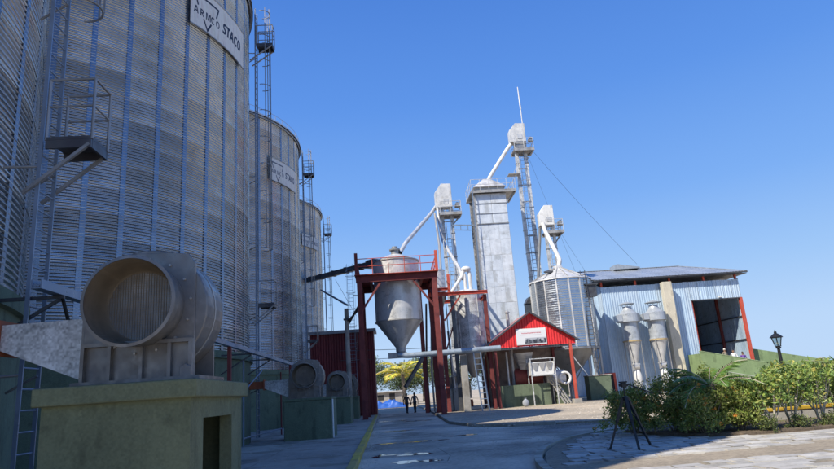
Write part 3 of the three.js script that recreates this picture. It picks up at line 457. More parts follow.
elevator('bucket elevator with silver hood, left of the square dryer tower', { x: 6.7, z: -59.5, gap: .95, w: .3, plat: 18.75, top: 21.95, hx: [-1.1, .55], px: [-.8, 1.4], mat: Mt.galvBright });
const tallE = elevator('tallest bucket elevator with a thin mast on its head, behind the dryer', { x: 15.05, z: -60, gap: .92, w: .34, plat: 25.35, top: 28.4, hx: [-1.05, .6], px: [-.85, 1.25], mat: Mt.galvBright, ladMat: Mt.blueSteel, hoops: true, headUp: 1.0 });
mesh(tallE, 'mast', [rod(V(.55, 26.4, 0), V(.55, 30.2, 0), .05, 6), rod(V(.55, 30.2, 0), V(.5, 32.8, 0), .085, 8, .05)], Mt.white);
mesh(tallE, 'motor_cover', bb(-.55, .25, 25.5, 26.25, .1, .8), Mt.steelGrey);
elevator('bucket elevator with white hood standing behind the round bin', { x: 16.6, z: -58.4, gap: .78, w: .26, plat: 16.0, top: 18.75, hx: [-.95, .45], px: [-.6, 1.2], mat: Mt.galvBright, headMat: Mt.white });
// spouts between heads, bins and dryer
tag(mesh(scene, 'grain_spout', pipe([V(5.6, 19.6, -59.2), V(5.1, 18.9, -58.9), V(1.9, 13.3, -48), V(1.35, 12.2, -46.7)], .17, 10, 30), Mt.galvBright), 'long pale spout sloping from the left elevator head to the hopper', 'spout');
tag(mesh(scene, 'grain_spout', pipe([V(5.75, 19.5, -59.1), V(5.75, 18.3, -58.8), V(5.85, 15.6, -57.5), V(6.5, 11.6, -51.6), V(6.55, 10.6, -50.8)], .15, 10, 30), Mt.galvBright), 'pale bent spout dropping beside the left elevator legs', 'spout');
tag(mesh(scene, 'grain_spout', pipe([V(5.4, 18.8, -58.8), V(5.2, 14.5, -54.5), V(4.75, 11.4, -50.3)], .11, 8, 20), Mt.galvDull), 'thin straight pipe falling from the left elevator to the small bin', 'pipe');
tag(mesh(scene, 'grain_spout', pipe([V(14.1, 26.2, -59.9), V(13.6, 25.6, -59.7), V(11.3, 22.3, -58.7), V(10.9, 21.6, -58.5)], .2, 10, 24), Mt.white), 'white spout sloping from the tallest elevator down to the dryer roof', 'spout');
tag(mesh(scene, 'grain_spout', pipe([V(15.85, 16.9, -57.9), V(15.95, 15.9, -57.5), V(16.35, 13.3, -56), V(16.35, 12.6, -55.4), V(16.1, 11.9, -55.2)], .2, 10, 28), Mt.white), 'white bent spout feeding the roof of the round bin', 'spout');
tag(mesh(scene, 'grain_spout', pipe([V(15.7, 16.6, -58.5), V(15.6, 15.6, -58.6), V(14.7, 9.5, -59), V(14.6, 7, -59)], .14, 8, 24), Mt.steelGrey), 'grey slanting pipe from the white-hooded elevator to the yard', 'pipe');
tag(mesh(scene, 'bridge_tie', [bar(V(7.1, 17.6, -59.2), V(9.3, 17.3, -58.7), .1, .1), bar(V(7.1, 17.1, -59.2), V(9.3, 16.8, -58.7), .08, .08), bar(V(7.9, 17.0, -59.02), V(7.92, 17.5, -59.02), .06, .06), bar(V(8.6, 16.9, -58.86), V(8.62, 17.4, -58.86), .06, .06)], Mt.blueSteel), 'blue steel tie between the left elevator and the dryer', 'tie');
// ---------------------------------------------------------------- square dryer tower
{
  const D = thing('dryer_tower', 'tall square dryer tower clad in pale metal panels with a hipped cap', 'tower', [10.85, 0, -58.7]);
  const w = 1.52, d = 1.5;
  mesh(D, 'core', bb(-w + .03, w - .03, .05, 20.1, -d + .03, d - .03), Mt.galvDull);
  const cols = 3, cw = 2 * w / cols;
  for (let r = 0; r < 11; r++) for (let c = 0; c < cols; c++) { const y0 = .1 + r * 1.53, x0 = -w + c * cw; mesh(D, 'panel', rbox(cw - .01, 1.518, .04, x0 + cw / 2, y0 + .755, d + .004 + rnd() * .012, .012), Mt.dryer[(rnd() * 4) | 0]); }
  for (let r = 0; r < 3; r++) for (let c = 0; c < 2; c++) mesh(D, 'top_panel', rbox(w - .02, .98, .05, -w / 2 + c * w, 17.5 + r * 1.02, d + .035, .02), Mt.dryer[(rnd() * 4) | 0]);
  for (let r = 0; r < 4; r++) mesh(D, 'seam_bar', bb(-w - .05, w + .05, 16.93 + r * 1.02, 16.99 + r * 1.02, d + .02, d + .1), Mt.steelGrey);
  for (let r = 0; r < 11; r++) mesh(D, 'panel', rbox(.04, 1.51, 2 * d - .04, w + .004, .86 + r * 1.53, 0, .012), Mt.dryer[(rnd() * 4) | 0]);
  // louvred left face with its ladder
  for (let i = 0; i < 46; i++) mesh(D, 'louvre', box(.02, .3, 2 * d - .3, -w - .07, .8 + i * .41, 0, 0, 0, .55), Mt.galvDull);
  for (const z of [-d + .06, d - .06]) mesh(D, 'corner_post', bb(-w - .17, -w + .02, .05, 20.1, z - .07, z + .07), Mt.galvDull);
  const lad = []; for (const z of [d + .06, d + .5]) lad.push(rod(V(-w - .32, .5, z), V(-w - .28, 20.2, z), .035, 6)); for (let y = 1; y < 20; y += .45) lad.push(rod(V(-w - .3, y, d + .06), V(-w - .3, y, d + .5), .02, 5)); mesh(D, 'ladder', lad, Mt.blueSteel);
  mesh(D, 'gallery', [bb(-w - .42, w + 1.0, 20.2, 20.3, -d - .5, d + .5), bb(-w - .42, w + 1.0, 20.02, 20.198, d + .42, d + .5), bb(w + .92, w + 1.0, 20.02, 20.198, -d - .5, d + .41)], Mt.galvDull);
  for (const z of [-d, d]) mesh(D, 'gallery_brace', bar(V(w + .9, 20.1, z), V(w + .03, 19.1, z), .07, .07), Mt.galvDull);
  railing(D, 'railing', [[-w - .38, 20.3, -d - .4], [-w - .38, 20.3, d + .46], [w + .96, 20.3, d + .46], [w + .96, 20.3, -d - .4]], 1.1, Mt.galv, .9, .022);
  mesh(D, 'drum', bb(-w + .1, w - .1, 20.3, 20.75, -d + .1, d - .1), Mt.galvDull);
  mesh(D, 'cap', new THREE.CylinderGeometry(.42, w * 1.5, 1.25, 4, 1).rotateY(Math.PI / 4).translate(0, 21.38, 0).toNonIndexed(), Mt.hood);
  mesh(D, 'side_stair', [bb(w + .95, w + 2.2, 22.6, 22.66, -1.2, -.3)], Mt.galvDull).visible = true;
  railing(D, 'link_railing', [[w + .96, 20.3, -d - .4], [w + 2.0, 22.66, -.4], [w + 2.2, 22.66, -.4]], 1.1, Mt.galv, .9, .022);
}
{ const b = thing('dark_bin', 'dark blue steel bin squeezed between the dryer and round bin', 'bin', [13.6, 0, -56.8]); mesh(b, 'casing', bb(-.62, .5, 5.5, 8.9, -.5, .5), mat(.05, .065, .09, { map: tRust, roughness: .6 })); mesh(b, 'hood', prism([[-.7, 8.9], [.58, 8.9], [.2, 9.5], [-.35, 9.5]], 1.16).translate(0, 0, -.58), Mt.steelDark); for (const [x, z] of [[-.55, -.4], [.42, -.4], [-.55, .4], [.42, .4]]) mesh(b, 'leg', bb(x - .06, x + .06, .07, 5.5, z - .06, z + .06), Mt.steelDark); }
// ---------------------------------------------------------------- steel frame with two bins beside the hopper tower
{
  const F = thing('steel_rack', 'red and dark steel frame holding two bins right of the hopper tower', 'frame');
  for (const [x, z] of [[4.35, -48], [5.25, -48], [7.85, -48.2], [4.35, -52], [7.85, -52]]) { const c = mesh(F, 'column', column(x, z, .08, 8.8, .28), x > 5 && x < 6 ? Mt.steelDark : Mt.maroon); }
  mesh(F, 'beam', hbeam(V(3.4, 8.95, -47.8), V(8.05, 8.95, -47.8), .22, .26), Mt.redSteel); mesh(F, 'beam', hbeam(V(4.35, 8.93, -52), V(7.9, 8.93, -52), .2, .26), Mt.redSteel);
  for (const x of [4.35, 7.85]) mesh(F, 'beam', hbeam(V(x, 8.65, -48.15), V(x, 8.65, -51.9), .2, .24), Mt.redSteel);
  mesh(F, 'post', bar(V(5.05, 9.09, -47.8), V(5.05, 10.5, -47.8), .2, .2), Mt.redSteel);
  mesh(F, 'beam', hbeam(V(3.9, 9.45, -48.4), V(5.2, 9.45, -48.4), .16, .2), Mt.redSteel);
  mesh(F, 'brace', bar(V(4.5, 6.9, -47.9), V(5.9, 8.8, -47.9), .13, .13), Mt.redSteel); mesh(F, 'brace', bar(V(4.4, 4.4, -48), V(5.2, 6.6, -48), .1, .1), Mt.maroon);
  mesh(F, 'brace', bar(V(7.8, 3.2, -48.3), V(7.8, 7.5, -51.8), .1, .1), Mt.maroon);
  mesh(F, 'deck', bb(3.5, 4.7, 9.1, 9.14, -48.6, -47.7), Mt.redSteel);
  const B = thing('grey_bin', 'slim grey round bin with cone base beside the dryer', 'bin', [6.75, 0, -50.1]);
  mesh(B, 'shell', latheFlat([[1.12, 4.4], [1.12, 5.9], [1.135, 5.9], [1.135, 5.96], [1.12, 5.96], [1.12, 7.6], [1.135, 7.6], [1.135, 7.66], [1.12, 7.66], [1.12, 9.3], [.9, 9.45], [.2, 9.6]], 40), Mt.galvBright);
  mesh(B, 'cone', lathe([[.22, 2.5], [1.118, 4.38]], 32), Mt.galvDull);
  for (let i = 0; i < 8; i++) { const a = i / 8 * 6.283 + .2; mesh(B, 'stiffener', bb(-.03, .03, 4.4, 9.3, -.02, .02).rotateY(-a).translate(Math.cos(a) * 1.14, 0, Math.sin(a) * 1.14), Mt.galv); }
  for (let i = 0; i < 4; i++) { const a = i / 4 * 6.283 + .78; mesh(B, 'leg', bar(V(Math.cos(a) * 1.05, .07, Math.sin(a) * 1.05), V(Math.cos(a) * 1.05, 4.5, Math.sin(a) * 1.05), .12, .12), Mt.steelDark); }
  const b2 = thing('small_bin', 'small pale round bin at the foot of the left elevator spouts', 'bin', [4.35, 0, -50]);
  mesh(b2, 'shell', latheFlat([[.66, 9.2], [.66, 11.2], [.69, 11.2], [.69, 11.28], [.001, 11.5]], 28), Mt.galvBright); mesh(b2, 'cone', lathe([[.15, 7.6], [.655, 9.18]], 24), Mt.galvDull); for (let i = 0; i < 3; i++) { const a = i * 2.1 + .5; mesh(b2, 'leg', bar(V(Math.cos(a) * .62, .07, Math.sin(a) * .62), V(Math.cos(a) * .62, 9.3, Math.sin(a) * .62), .07, .07), Mt.steelDark); }
  const j = thing('cleaner_duct', 'white hooped duct with twin legs on top of the grey bin', 'duct', [6.65, 9.5, -49.9]);
  mesh(j, 'hood', [pipe([V(-1.35, -.35, .4), V(-.85, .35, .3), V(-.25, 1.15, .1), V(-.1, 1.55, 0), V(.12, 1.72, 0), V(.36, 1.6, 0), V(.42, 1.2, 0), V(.42, -.1, 0)], .15, 10, 40)], Mt.white); mesh(j, 'leg', rod(V(-.02, -.1, .1), V(-.02, 1.35, .05), .13, 10), Mt.white); mesh(j, 'cap', new THREE.SphereGeometry(.34, 16, 10).scale(1.2, .7, 1).translate(.15, 1.75, 0), Mt.white); mesh(j, 'collar', box(.75, .12, .5, .2, -.06, 0), Mt.galvBright);
  tag(mesh(scene, 'transfer_pipe', pipe([V(.7, 4.4, -46.0), V(1.6, 4.32, -46.0), V(4.5, 4.36, -46), V(8.3, 4.42, -46)], .2, 12, 30), mat(.45, .53, .60, { map: tGalv, metalness: .3, roughness: .7 })), 'pale blue horizontal pipe running from the hopper gate to the red shelter', 'pipe');
  const cp = thing('concrete_pillar', 'light concrete pillar under the pale blue pipe', 'pillar', [5.55, .07, -46.6]); mesh(cp, 'shaft', rbox(.5, 4.05, .4, 0, 2.02, 0, .03), mat(.50, .47, .42, { map: tConc, roughness: .95 }));
  const ld = thing('leaning_ladder', 'light blue steel ladder leaning up to the pale blue pipe', 'ladder', [6.6, .07, -45.6]);
  for (const s of [-1, 1]) mesh(ld, 'rail', bar(V(s * .26 + .15, 0, 0), V(s * .26 - .12, 4.5, -.35), .09, .06), Mt.blueSteel); for (let i = 1; i < 11; i++) mesh(ld, 'rung', rod(V(-.26 + .15 - i * .0246, i * .41, -i * .032), V(.26 + .15 - i * .0246, i * .41, -i * .032), .03, 6), Mt.blueSteel);
  const ch = thing('dark_chute', 'dark chute dropping steeply under the hopper gate', 'chute'); mesh(ch, 'trough', bar(V(1.15, 2.1, -47.6), V(2.6, 4.2, -48.3), .3, .22), Mt.steelDark); mesh(ch, 'stay', bar(V(2.6, 4.2, -48.3), V(2.75, 4.3, -48.75), .1, .1), Mt.steelDark);
  // cluttered machinery at the foot of the frame
  const mc = thing('mill_machine', 'dusty grey machine with pipes under the red bin frame', 'machine', [5.0, .07, -50.5]);
  mesh(mc, 'casing', [rbox(1.6, 1.7, 1.4, 0, .85, 0, .04)], Mt.steelGrey); mesh(mc, 'hopper', new THREE.CylinderGeometry(.75, .3, .9, 4).rotateY(.785).translate(-.1, 2.15, 0), Mt.galvDull); for (const x of [-.5, .1, .6]) mesh(mc, 'pipe', rod(V(x, 1.7, .5), V(x - .2, 6.2, .6), .09, 8), Mt.galv); mesh(mc, 'motor', new THREE.CylinderGeometry(.28, .28, .6, 16).rotateZ(1.57).translate(1.15, .5, .3), mat(.35, .08, .03));
  for (let i = 0; i < 3; i++) { const p = mesh(scene, 'down_pipe', pipe([V(3.05 + i * .42, .1, -51 - i * .3), V(3.05 + i * .42, 3.6, -51 - i * .3), V(3.35 + i * .42, 8.7, -50.6)], .08, 8, 12), i === 1 ? Mt.galv : Mt.steelDark); tag(p, ['dark upright pipe just right of the hopper tower column', 'pale upright pipe between two dark pipes behind the hopper tower', 'dark upright pipe nearest the red bin frame'][i], 'pipe'); }
}
// ---------------------------------------------------------------- red gabled shelter
{
  const S = thing('red_shelter', 'open shelter with bright red corrugated gable and a picture sign', 'shelter', [11.05, .07, -47.5]);
  const ex = 3.35, ey = 4.78, py = 6.98, by = 4.42, dep = 5.6;
  const top = (x) => ey + (py - ey) * (1 - Math.abs(x) / ex);
  const n = 8, sw = 2 * ex / n;
  for (let i = 0; i < n; i++) { const x0 = -ex + i * sw; mesh(S, 'gable_sheet', quadSheet((u, v) => { const x = x0 + u * sw, s = Math.sin(x / .21 * 6.283); return [x, by + v * (top(x) - by), .016 * Math.max(-.6, Math.min(.6, s)) / .6]; }, 26, 1), Mt.red); }
  for (const s of [-1, 1]) {
    const L = Math.hypot(ex + .25, (py - ey) * (1 + .25 / ex)), sl = Math.atan2(py - ey, ex);
    for (let k = 0; k < 7; k++) mesh(S, 'roof_sheet', box(L, .035, .79, s * (ex + .25) / 2, (py + .06 + ey - (py - ey) * .25 / ex + .06) / 2, .26 - .4 - k * .8, 0, 0, -s * sl), k % 2 ? Mt.redSteel : Mt.roofSheet);
    mesh(S, 'verge', bar(V(0, py + .03, .3), V(s * (ex + .28), ey - .17, .3), .05, .12), Mt.steelDark);
  }
  const rp = mesh(S, 'post', column(2.95, -.1, .3, by + .3, .2), Mt.redSteel); mesh(rp, 'footing', rbox(.62, .34, .62, 2.95, .14, -.1, .03), Mt.concrete);
  mesh(S, 'post', column(-2.9, -.1, 0, by + .3, .2), Mt.maroon); mesh(S, 'post', column(-2.9, -dep + .2, 0, by + .3, .2), Mt.maroon); mesh(S, 'post', column(2.95, -dep + .2, 0, by + .3, .2), Mt.maroon);
  mesh(S, 'tie_beam', bb(-ex + .05, ex - .05, by - .16, by - .02, -.2, -.06), Mt.steelDark);
  mesh(S, 'back_wall', bb(-3, 3, 0, 4.6, -dep - .05, -dep), mat(.36, .30, .25, { map: tRust, roughness: .9 }));
  mesh(S, 'low_wall', bb(-2.75, 1.25, 0, 1.62, -1.2, -1.02), Mt.greenDark); mesh(S, 'low_wall', bb(1.75, 2.75, 0, 1.5, -1.6, -1.42), Mt.greenDark);
  const c = document.createElement('canvas'); c.width = 512; c.height = 256; const x = c.getContext('2d'); x.fillStyle = '#e9eaec'; x.fillRect(0, 0, 512, 256);
  x.fillStyle = '#f4f4f2'; x.fillRect(0, 0, 512, 30); const r = rng(3);
  for (let i = 0; i < 34; i++) { x.fillStyle = `rgba(${170 + r() * 40 | 0},${50 + r() * 30 | 0},${60 + r() * 30 | 0},.75)`; x.fillRect(92 + i * 10, 62 + r() * 5, 6 + r() * 3, 13 + r() * 5); }
  for (let i = 0; i < 46; i++) { x.fillStyle = `rgba(${150 + r() * 40 | 0},${120 + r() * 30 | 0},${140 + r() * 30 | 0},.5)`; x.fillRect(70 + i * 8.2, 98 + r() * 4, 5, 7); }
  x.fillStyle = '#b9bcc4'; x.fillRect(150, 150, 362, 106); for (let i = 0; i < 90; i++) { const v = 30 + r() * 110 | 0; x.fillStyle = `rgba(${v},${v + 4},${v + 14},.8)`; const h = 12 + r() * 62; x.fillRect(130 + r() * 350, 250 - h - r() * 20, 8 + r() * 26, h); } x.fillStyle = '#dfe0e2'; x.fillRect(0, 242, 512, 14);
  const t = new THREE.CanvasTexture(c); t.colorSpace = THREE.SRGBColorSpace;
  const board = mesh(S, 'picture_sign', new THREE.PlaneGeometry(2.3, 1.2).translate(-.02, 5.15, .075), mat(.86, .86, .86, { map: t, roughness: .5 }), true); board.userData.label = 'white printed board with a red heading and a dark picture';
  mesh(board, 'backing', bb(-1.19, 1.15, 4.53, 5.77, .03, .07), Mt.white);
  // what stands inside
  const M = thing('feeding_machine', 'pale metal feeding hopper on a tall frame inside the red shelter', 'machine', [11.7, .07, -47.9]);
  mesh(M, 'trough', [prism([[-.85, 2.25], [.85, 2.25], [.95, 3.2], [-.95, 3.2]], .9, .01).translate(0, 0, -.9)], Mt.white); for (const x of [-.55, 0, .55]) mesh(M, 'chute', prism([[x - .26, 3.15], [x + .26, 3.15], [x + .08, 2.6], [x - .08, 2.6]], .06).translate(0, 0, .02), Mt.galvDull);
  for (const [x, z] of [[-.9, .1], [.95, .1], [-.9, -1.1], [.95, -1.1]]) mesh(M, 'leg', bar(V(x, 0, z), V(x, 3.5, z), .075, .075), Mt.galvBright); mesh(M, 'rail', bar(V(-.9, 3.46, .1), V(.95, 3.46, .1), .06, .06), Mt.galvBright); mesh(M, 'rail', bar(V(-.9, 2.2, .12), V(.95, 2.2, .12), .06, .06), Mt.galvBright);
  const M2 = thing('mixer', 'dark red mixing machine in the shade of the red shelter', 'machine', [10.6, .07, -49.9]); mesh(M2, 'drum', new THREE.CylinderGeometry(.8, .8, 2.2, 28).rotateZ(1.57).translate(.3, 2.1, 0), mat(.25, .05, .04, { map: tRust })); for (const x of [-.7, 1.2]) mesh(M2, 'stand', prism([[-.6, 0], [.6, 0], [.25, 1.7], [-.25, 1.7]], .12).rotateY(1.57).translate(x, 0, 0), Mt.steelDark); mesh(M2, 'feed_box', [new THREE.CylinderGeometry(.95, .5, 1.3, 4).rotateY(.785).translate(.1, 3.4, .2)], Mt.galvBright); mesh(M2, 'pipe', rod(V(-1.3, .2, .6), V(-1.3, 4.2, .6), .08, 8), Mt.galv);
  const M3 = thing('white_blower', 'white drum blower with round mouth at the right of the red shelter', 'blower', [13.3, .07, -49.3]); mesh(M3, 'drum', new THREE.CylinderGeometry(.55, .55, 1.5, 28).rotateZ(1.57).translate(-.35, 2.0, 0), Mt.white); mesh(M3, 'mouth', [alongZ(new THREE.TorusGeometry(.42, .1, 10, 26).rotateX(Math.PI / 2)).translate(.3, 1.9, .6), alongZ(new THREE.CylinderGeometry(.46, .46, .5, 26, 1, true)).translate(.3, 1.9, .35)], Mt.white); mesh(M3, 'impeller', alongZ(new THREE.CylinderGeometry(.4, .4, .04, 22)).translate(.3, 1.9, .3), Mt.dark); mesh(M3, 'stand', bb(-1, .5, 0, 1.48, -.4, .2), Mt.steelDark);
  const pk = thing('plank_stack', 'pale planks leaning down to the ground inside the red shelter', 'planks', [12.9, .07, -48]); for (let i = 0; i < 3; i++) mesh(pk, 'plank', bar(V(.2 + i * .24, .02, .35 - i * .04), V(-.75 + i * .2, 2.3, -.8), .17, .05), mat(.50, .48, .44, { map: tConc }));
  const sk = thing('white_sack', 'small pale sack on the ground before the green low wall', 'sack', [10.0, .07, -47.2]); mesh(sk, 'bag', new THREE.SphereGeometry(.3, 18, 12).scale(.85, .95, .6).translate(0, .27, 0), mat(.42, .45, .50, { map: tPaint })); mesh(sk, 'tied_neck', lathe([[.12, .5], [.05, .58], [.1, .63]], 12), mat(.42, .45, .50));
  const st = thing('flue_stack', 'thin grey flue pipe with cap above the red gable', 'flue', [9.75, .07, -49.5]); mesh(st, 'pipe', rod(V(0, .1, 0), V(0, 7.3, 0), .14, 12), Mt.galvDull); mesh(st, 'cap', lathe([[.24, 7.32], [.001, 7.55]], 14), Mt.galvDull);
}
// ---------------------------------------------------------------- round bin on legs
{
  const B = thing('round_bin', 'broad round silver bin on legs behind the red shelter', 'bin', [16.0, .07, -55.2]); const R = 2.72;
  const ng = 16;
  for (let r = 0; r < 5; r++) for (let k = 0; k < ng; k++) { const a = 6.283 / ng, t0 = k * a + (r % 2) * a / 2; mesh(B, 'wall_sheet', quadSheet((u, v) => { const t = t0 + (1 - u) * a, y = v * 1.2, q = R + .005 * Math.cos(y / .2 * 6.283) + (1 - v) * .008; return [q * Math.cos(t), 4.45 + r * 1.19 + y, q * Math.sin(t)]; }, 3, 24), Mt.silo[[2, 0, 2, 1][(rnd() * 4) | 0]]); }
  for (let k = 0; k < ng; k++) { const t = k / ng * 6.283; mesh(B, 'rib', bb(-.03, .03, 4.4, 10.42, -.06, .06).rotateY(-t).translate(Math.cos(t) * (R + .03), 0, Math.sin(t) * (R + .03)), Mt.galv); }
  const roof = mesh(B, 'roof', [lathe([[R + .12, 10.38], [R + .12, 10.46], [.45, 11.72], [.42, 11.95], [.001, 12.0]], ng * 2).toNonIndexed()], Mt.galv); for (let k = 0; k < ng; k++) { const t = k / ng * 6.283; mesh(roof, 'roof_rib', bar(V(Math.cos(t) * (R + .1), 10.5, Math.sin(t) * (R + .1)), V(Math.cos(t) * .45, 11.75, Math.sin(t) * .45), .05, .06), Mt.galvDull); } mesh(roof, 'hatch', box(.7, .12, .5, -1.2, 11.3, 1.1, .3, .6, .25), Mt.steelDark);
  mesh(B, 'cone', lathe([[.35, 2.2], [R - .02, 4.42]], 40), Mt.galvDull); mesh(B, 'ring_beam', latheFlat([[R - .05, 4.25], [R + .1, 4.25], [R + .1, 4.42], [R - .05, 4.42]], 48), Mt.steelGrey);
  for (let k = 0; k < 8; k++) { const t = k / 8 * 6.283 + .2, t2 = t + 6.283 / 8, c = Math.cos(t) * R, s = Math.sin(t) * R; mesh(B, 'leg', bar(V(c, 0, s), V(c, 4.3, s), .16, .16), Mt.galvDull); mesh(B, 'brace', bar(V(c, .8, s), V(Math.cos(t2) * R, 3.8, Math.sin(t2) * R), .08, .08), Mt.galvBright); }
  mesh(B, 'outlet', latheFlat([[.3, 1.2], [.35, 2.2]], 20), Mt.galvDull);
  const L = new THREE.Group(); L.name = 'ladder'; B.add(L); L.position.set(1.5, 0, 2.55); for (const s of [-1, 1]) mesh(L, 'rail', bar(V(s * .2, 2.5, 0), V(s * .2, 11, -.3), .05, .05), Mt.steelDark); for (let y = 3; y < 10.8; y += .4) mesh(L, 'rung', rod(V(-.2, y, -(y - 2.5) * .035), V(.2, y, -(y - 2.5) * .035), .025, 5), Mt.steelDark);
  mesh(B, 'side_box', [bb(1.75, 2.55, 8.7, 9.7, 1.55, 2.2), bb(1.6, 2.7, 9.7, 9.78, 1.45, 2.35)], Mt.steelDark);
  const g = thing('bin_footing', 'dark green block at the foot of the round bin', 'block', [17.3, .07, -52.2]); mesh(g, 'block', rbox(1.9, 1.9, 1.2, 0, .95, 0, .04), Mt.greenDark); mesh(g, 'lid', rbox(2, .08, 1.3, 0, 1.94, 0, .02), Mt.concrete);
}
// ---------------------------------------------------------------- big metal warehouse
{
  const x0 = 20.7, x1 = 34.4, zf = -58, zb = -72, wt = 10.25, fl = 2.2;
  const W = thing('metal_warehouse', 'big blue-grey corrugated warehouse with hipped roof and tall open doorway', 'warehouse');
  const dx0 = 29.4, dx1 = 34.15, dy = 8.4, sw = .9;
  const sheet = (w, h) => corr(w, h, .225, .022);
  for (let i = 0; i * sw < dx0 - x0 - .01; i++) { const w = Math.min(sw, dx0 - x0 - i * sw); mesh(W, 'wall_sheet', sheet(w, wt - .1 + rnd() * .05).translate(x0 + i * sw, .05, zf + (i % 2) * .006), Mt.wallSheet[(rnd() * 3) | 0]); }
  for (let i = 0; i < 6; i++) { const w = (x1 - dx0) / 6; mesh(W, 'wall_sheet', sheet(w, wt - dy - .1 + rnd() * .04).translate(dx0 + i * w, dy + .05, zf + .012 + (i % 2) * .006), Mt.wallSheet[(rnd() * 3) | 0]); }
  for (let i = 0; i < 15; i++) { mesh(W, 'side_sheet', sheet(.933, wt).rotateY(-Math.PI / 2).translate(x0, .05, zb + i * .933), Mt.wallSheet[(rnd() * 3) | 0]); mesh(W, 'side_sheet', corr(.933, wt, .233, .006).rotateY(Math.PI / 2).translate(x1, .05, zb + (i + 1) * .933), Mt.wallSheet[(rnd() * 3) | 0]); }
  mesh(W, 'back_wall', bb(x0 + .05, x1 - .05, .05, wt, zb - .1, zb - .03), Mt.wallSheet[1]);
  mesh(W, 'floor', bb(x0 + .1, x1 - .1, .05, fl, zb + .05, zf - .1), Mt.concrete);
  const jl = mesh(W, 'door_jamb', column(dx0 - .02, zf - .18, .1, dy, .24), Mt.redSteel); mesh(W, 'door_jamb', column(x1 - .14, zf + .02, fl, dy + .02, .26), Mt.redSteel);
  mesh(W, 'door_lintel', bb(dx0 - .1, x1 - .02, dy - .06, dy + .045, zf - .12, zf + .05), Mt.steelDark);
  for (const z of [-62.4, -67.4]) { mesh(W, 'frame_post', column(x1 - .2, z, fl, wt, .22), Mt.maroon); }
  for (const y of [4.4, 6.6]) mesh(W, 'girt', bb(x1 - .12, x1 - .035, y, y + .1, zb + .1, zf - .2), Mt.steelDark);
  for (const x of [20.85, 24.2, 27.6, 31, 34.2]) mesh(W, 'eave_post', column(x, zf - .12, wt - .3, wt + .58, .18), Mt.redSteel);
  mesh(W, 'lamp', [box(.22, .14, .2, 32.2, dy + .2, zf + .16), bar(V(32.2, dy + .2, zf + .02), V(32.2, dy + .25, zf + .1), .05, .05)], Mt.white);
  // hipped roof in sheets
  const R = new THREE.Group(); R.name = 'roof'; W.add(R);
  const ex0 = 19.9, ex1 = 35.1, ez = -57.3, bz = -72.7, ey = 10.86, rx0 = 20.0, rx1 = 32.2, rz = -65, ry = 13.05;
  const rs = (a, b) => { const q = quadSheet((u, v) => { const x = a + (b - a) * u; const vm = x < rx0 ? (x - ex0) / (rx0 - ex0) : x > rx1 ? (ex1 - x) / (ex1 - rx1) : 1; const t = Math.max(.001, vm) * v, s = Math.sin(x / .3 * 6.283); return [x, ey + (ry - ey) * t + .022 * Math.max(-.5, Math.min(.5, s)), ez + (rz - ez) * t]; }, 24, 2); return q; };
  for (let i = 0; i < 16; i++) mesh(R, 'roof_sheet', rs(ex0 + i * .95, ex0 + (i + 1) * .95), Mt.roofSheet);
  const tri = (a, b, c) => { const g = new THREE.BufferGeometry(); g.setAttribute('position', new THREE.Float32BufferAttribute([...a, ...b, ...c], 3)); g.computeVertexNormals(); g.setAttribute('uv', new THREE.Float32BufferAttribute(new Float32Array(6), 2)); return g; };
  mesh(W, 'gable_wall', tri([x0 + .02, wt - .02, zb], [x0 + .02, wt - .02, zf - .1], [x0 + .02, ry - .1, rz]), Mt.wallSheet[1]); mesh(R, 'hip_slope', tri([ex1, ey, ez], [ex1, ey, bz], [rx1, ry, rz]), Mt.roofSheet);
  mesh(R, 'rear_slope', [tri([ex1, ey, bz], [ex0, ey, bz], [rx0, ry, rz]), tri([ex1, ey, bz], [rx0, ry, rz], [rx1, ry, rz])], Mt.roofSheet);
  for (const [a, b] of [[[ex0, ey, ez], [rx0, ry, rz]], [[ex1, ey, ez], [rx1, ry, rz]], [[rx0, ry, rz], [rx1, ry, rz]]]) mesh(R, 'ridge_cap', bar(V(...a).add(V(0, .03, 0)), V(...b).add(V(0, .03, 0)), .3, .05), Mt.roofSheet);
  mesh(R, 'fascia', bb(ex0, ex1, ey - .13, ey - .03, ez - .06, ez + .01), Mt.steelDark); mesh(R, 'fascia', bb(ex0 - .05, ex0, ey - .12, ey - .02, bz, ez - .07), Mt.steelDark);
  mesh(R, 'soffit', bb(ex0 + .05, ex1 - .05, ey - .2, ey - .15, bz + .1, ez - .1), Mt.steelDark);
  mesh(R, 'roof_vent', [prism([[-1.3, 0], [1.4, 0], [1.4, .12], [-.95, .55], [-1.3, .5]], 1.6).translate(26.0, ry - .12, -65.4)], Mt.roofSheet);
  // cream pillar before the wall
  const P = thing('cream_pillar', 'tall cream painted pillar against the warehouse front', 'pillar', [26.85, .05, -57.35]); mesh(P, 'shaft', rbox(.92, 10.2, .6, 0, 5.1, 0, .04), Mt.cream); mesh(P, 'footing', rbox(1.3, .5, 1, 0, .25, 0, .04), Mt.concrete);
  // two cyclone separators
  function cyclone(x, label) {
    const C = thing('cyclone_separator', label, 'cyclone', [x, .07, -56.35], 0, 'cyclone separators by the warehouse wall');
    mesh(C, 'barrel', latheFlat([[.74, 4.85], [.77, 4.85], [.77, 4.93], [.74, 4.94], [.74, 6.5]], 36), Mt.cyclone);
    const vol = []; for (let i = 0; i <= 28; i++) { const t = rad(180 + 360 * i / 28), r = .80 + .30 * (1 - i / 28); vol.push([Math.cos(t) * r, Math.sin(t) * r]); }
    mesh(C, 'volute', prism(vol, .72, .02).rotateX(-Math.PI / 2).translate(0, 6.51, 0), Mt.cyclone); mesh(C, 'inlet', bb(-1.35, -.85, 6.6, 7.15, -.2, .75), Mt.cyclone);
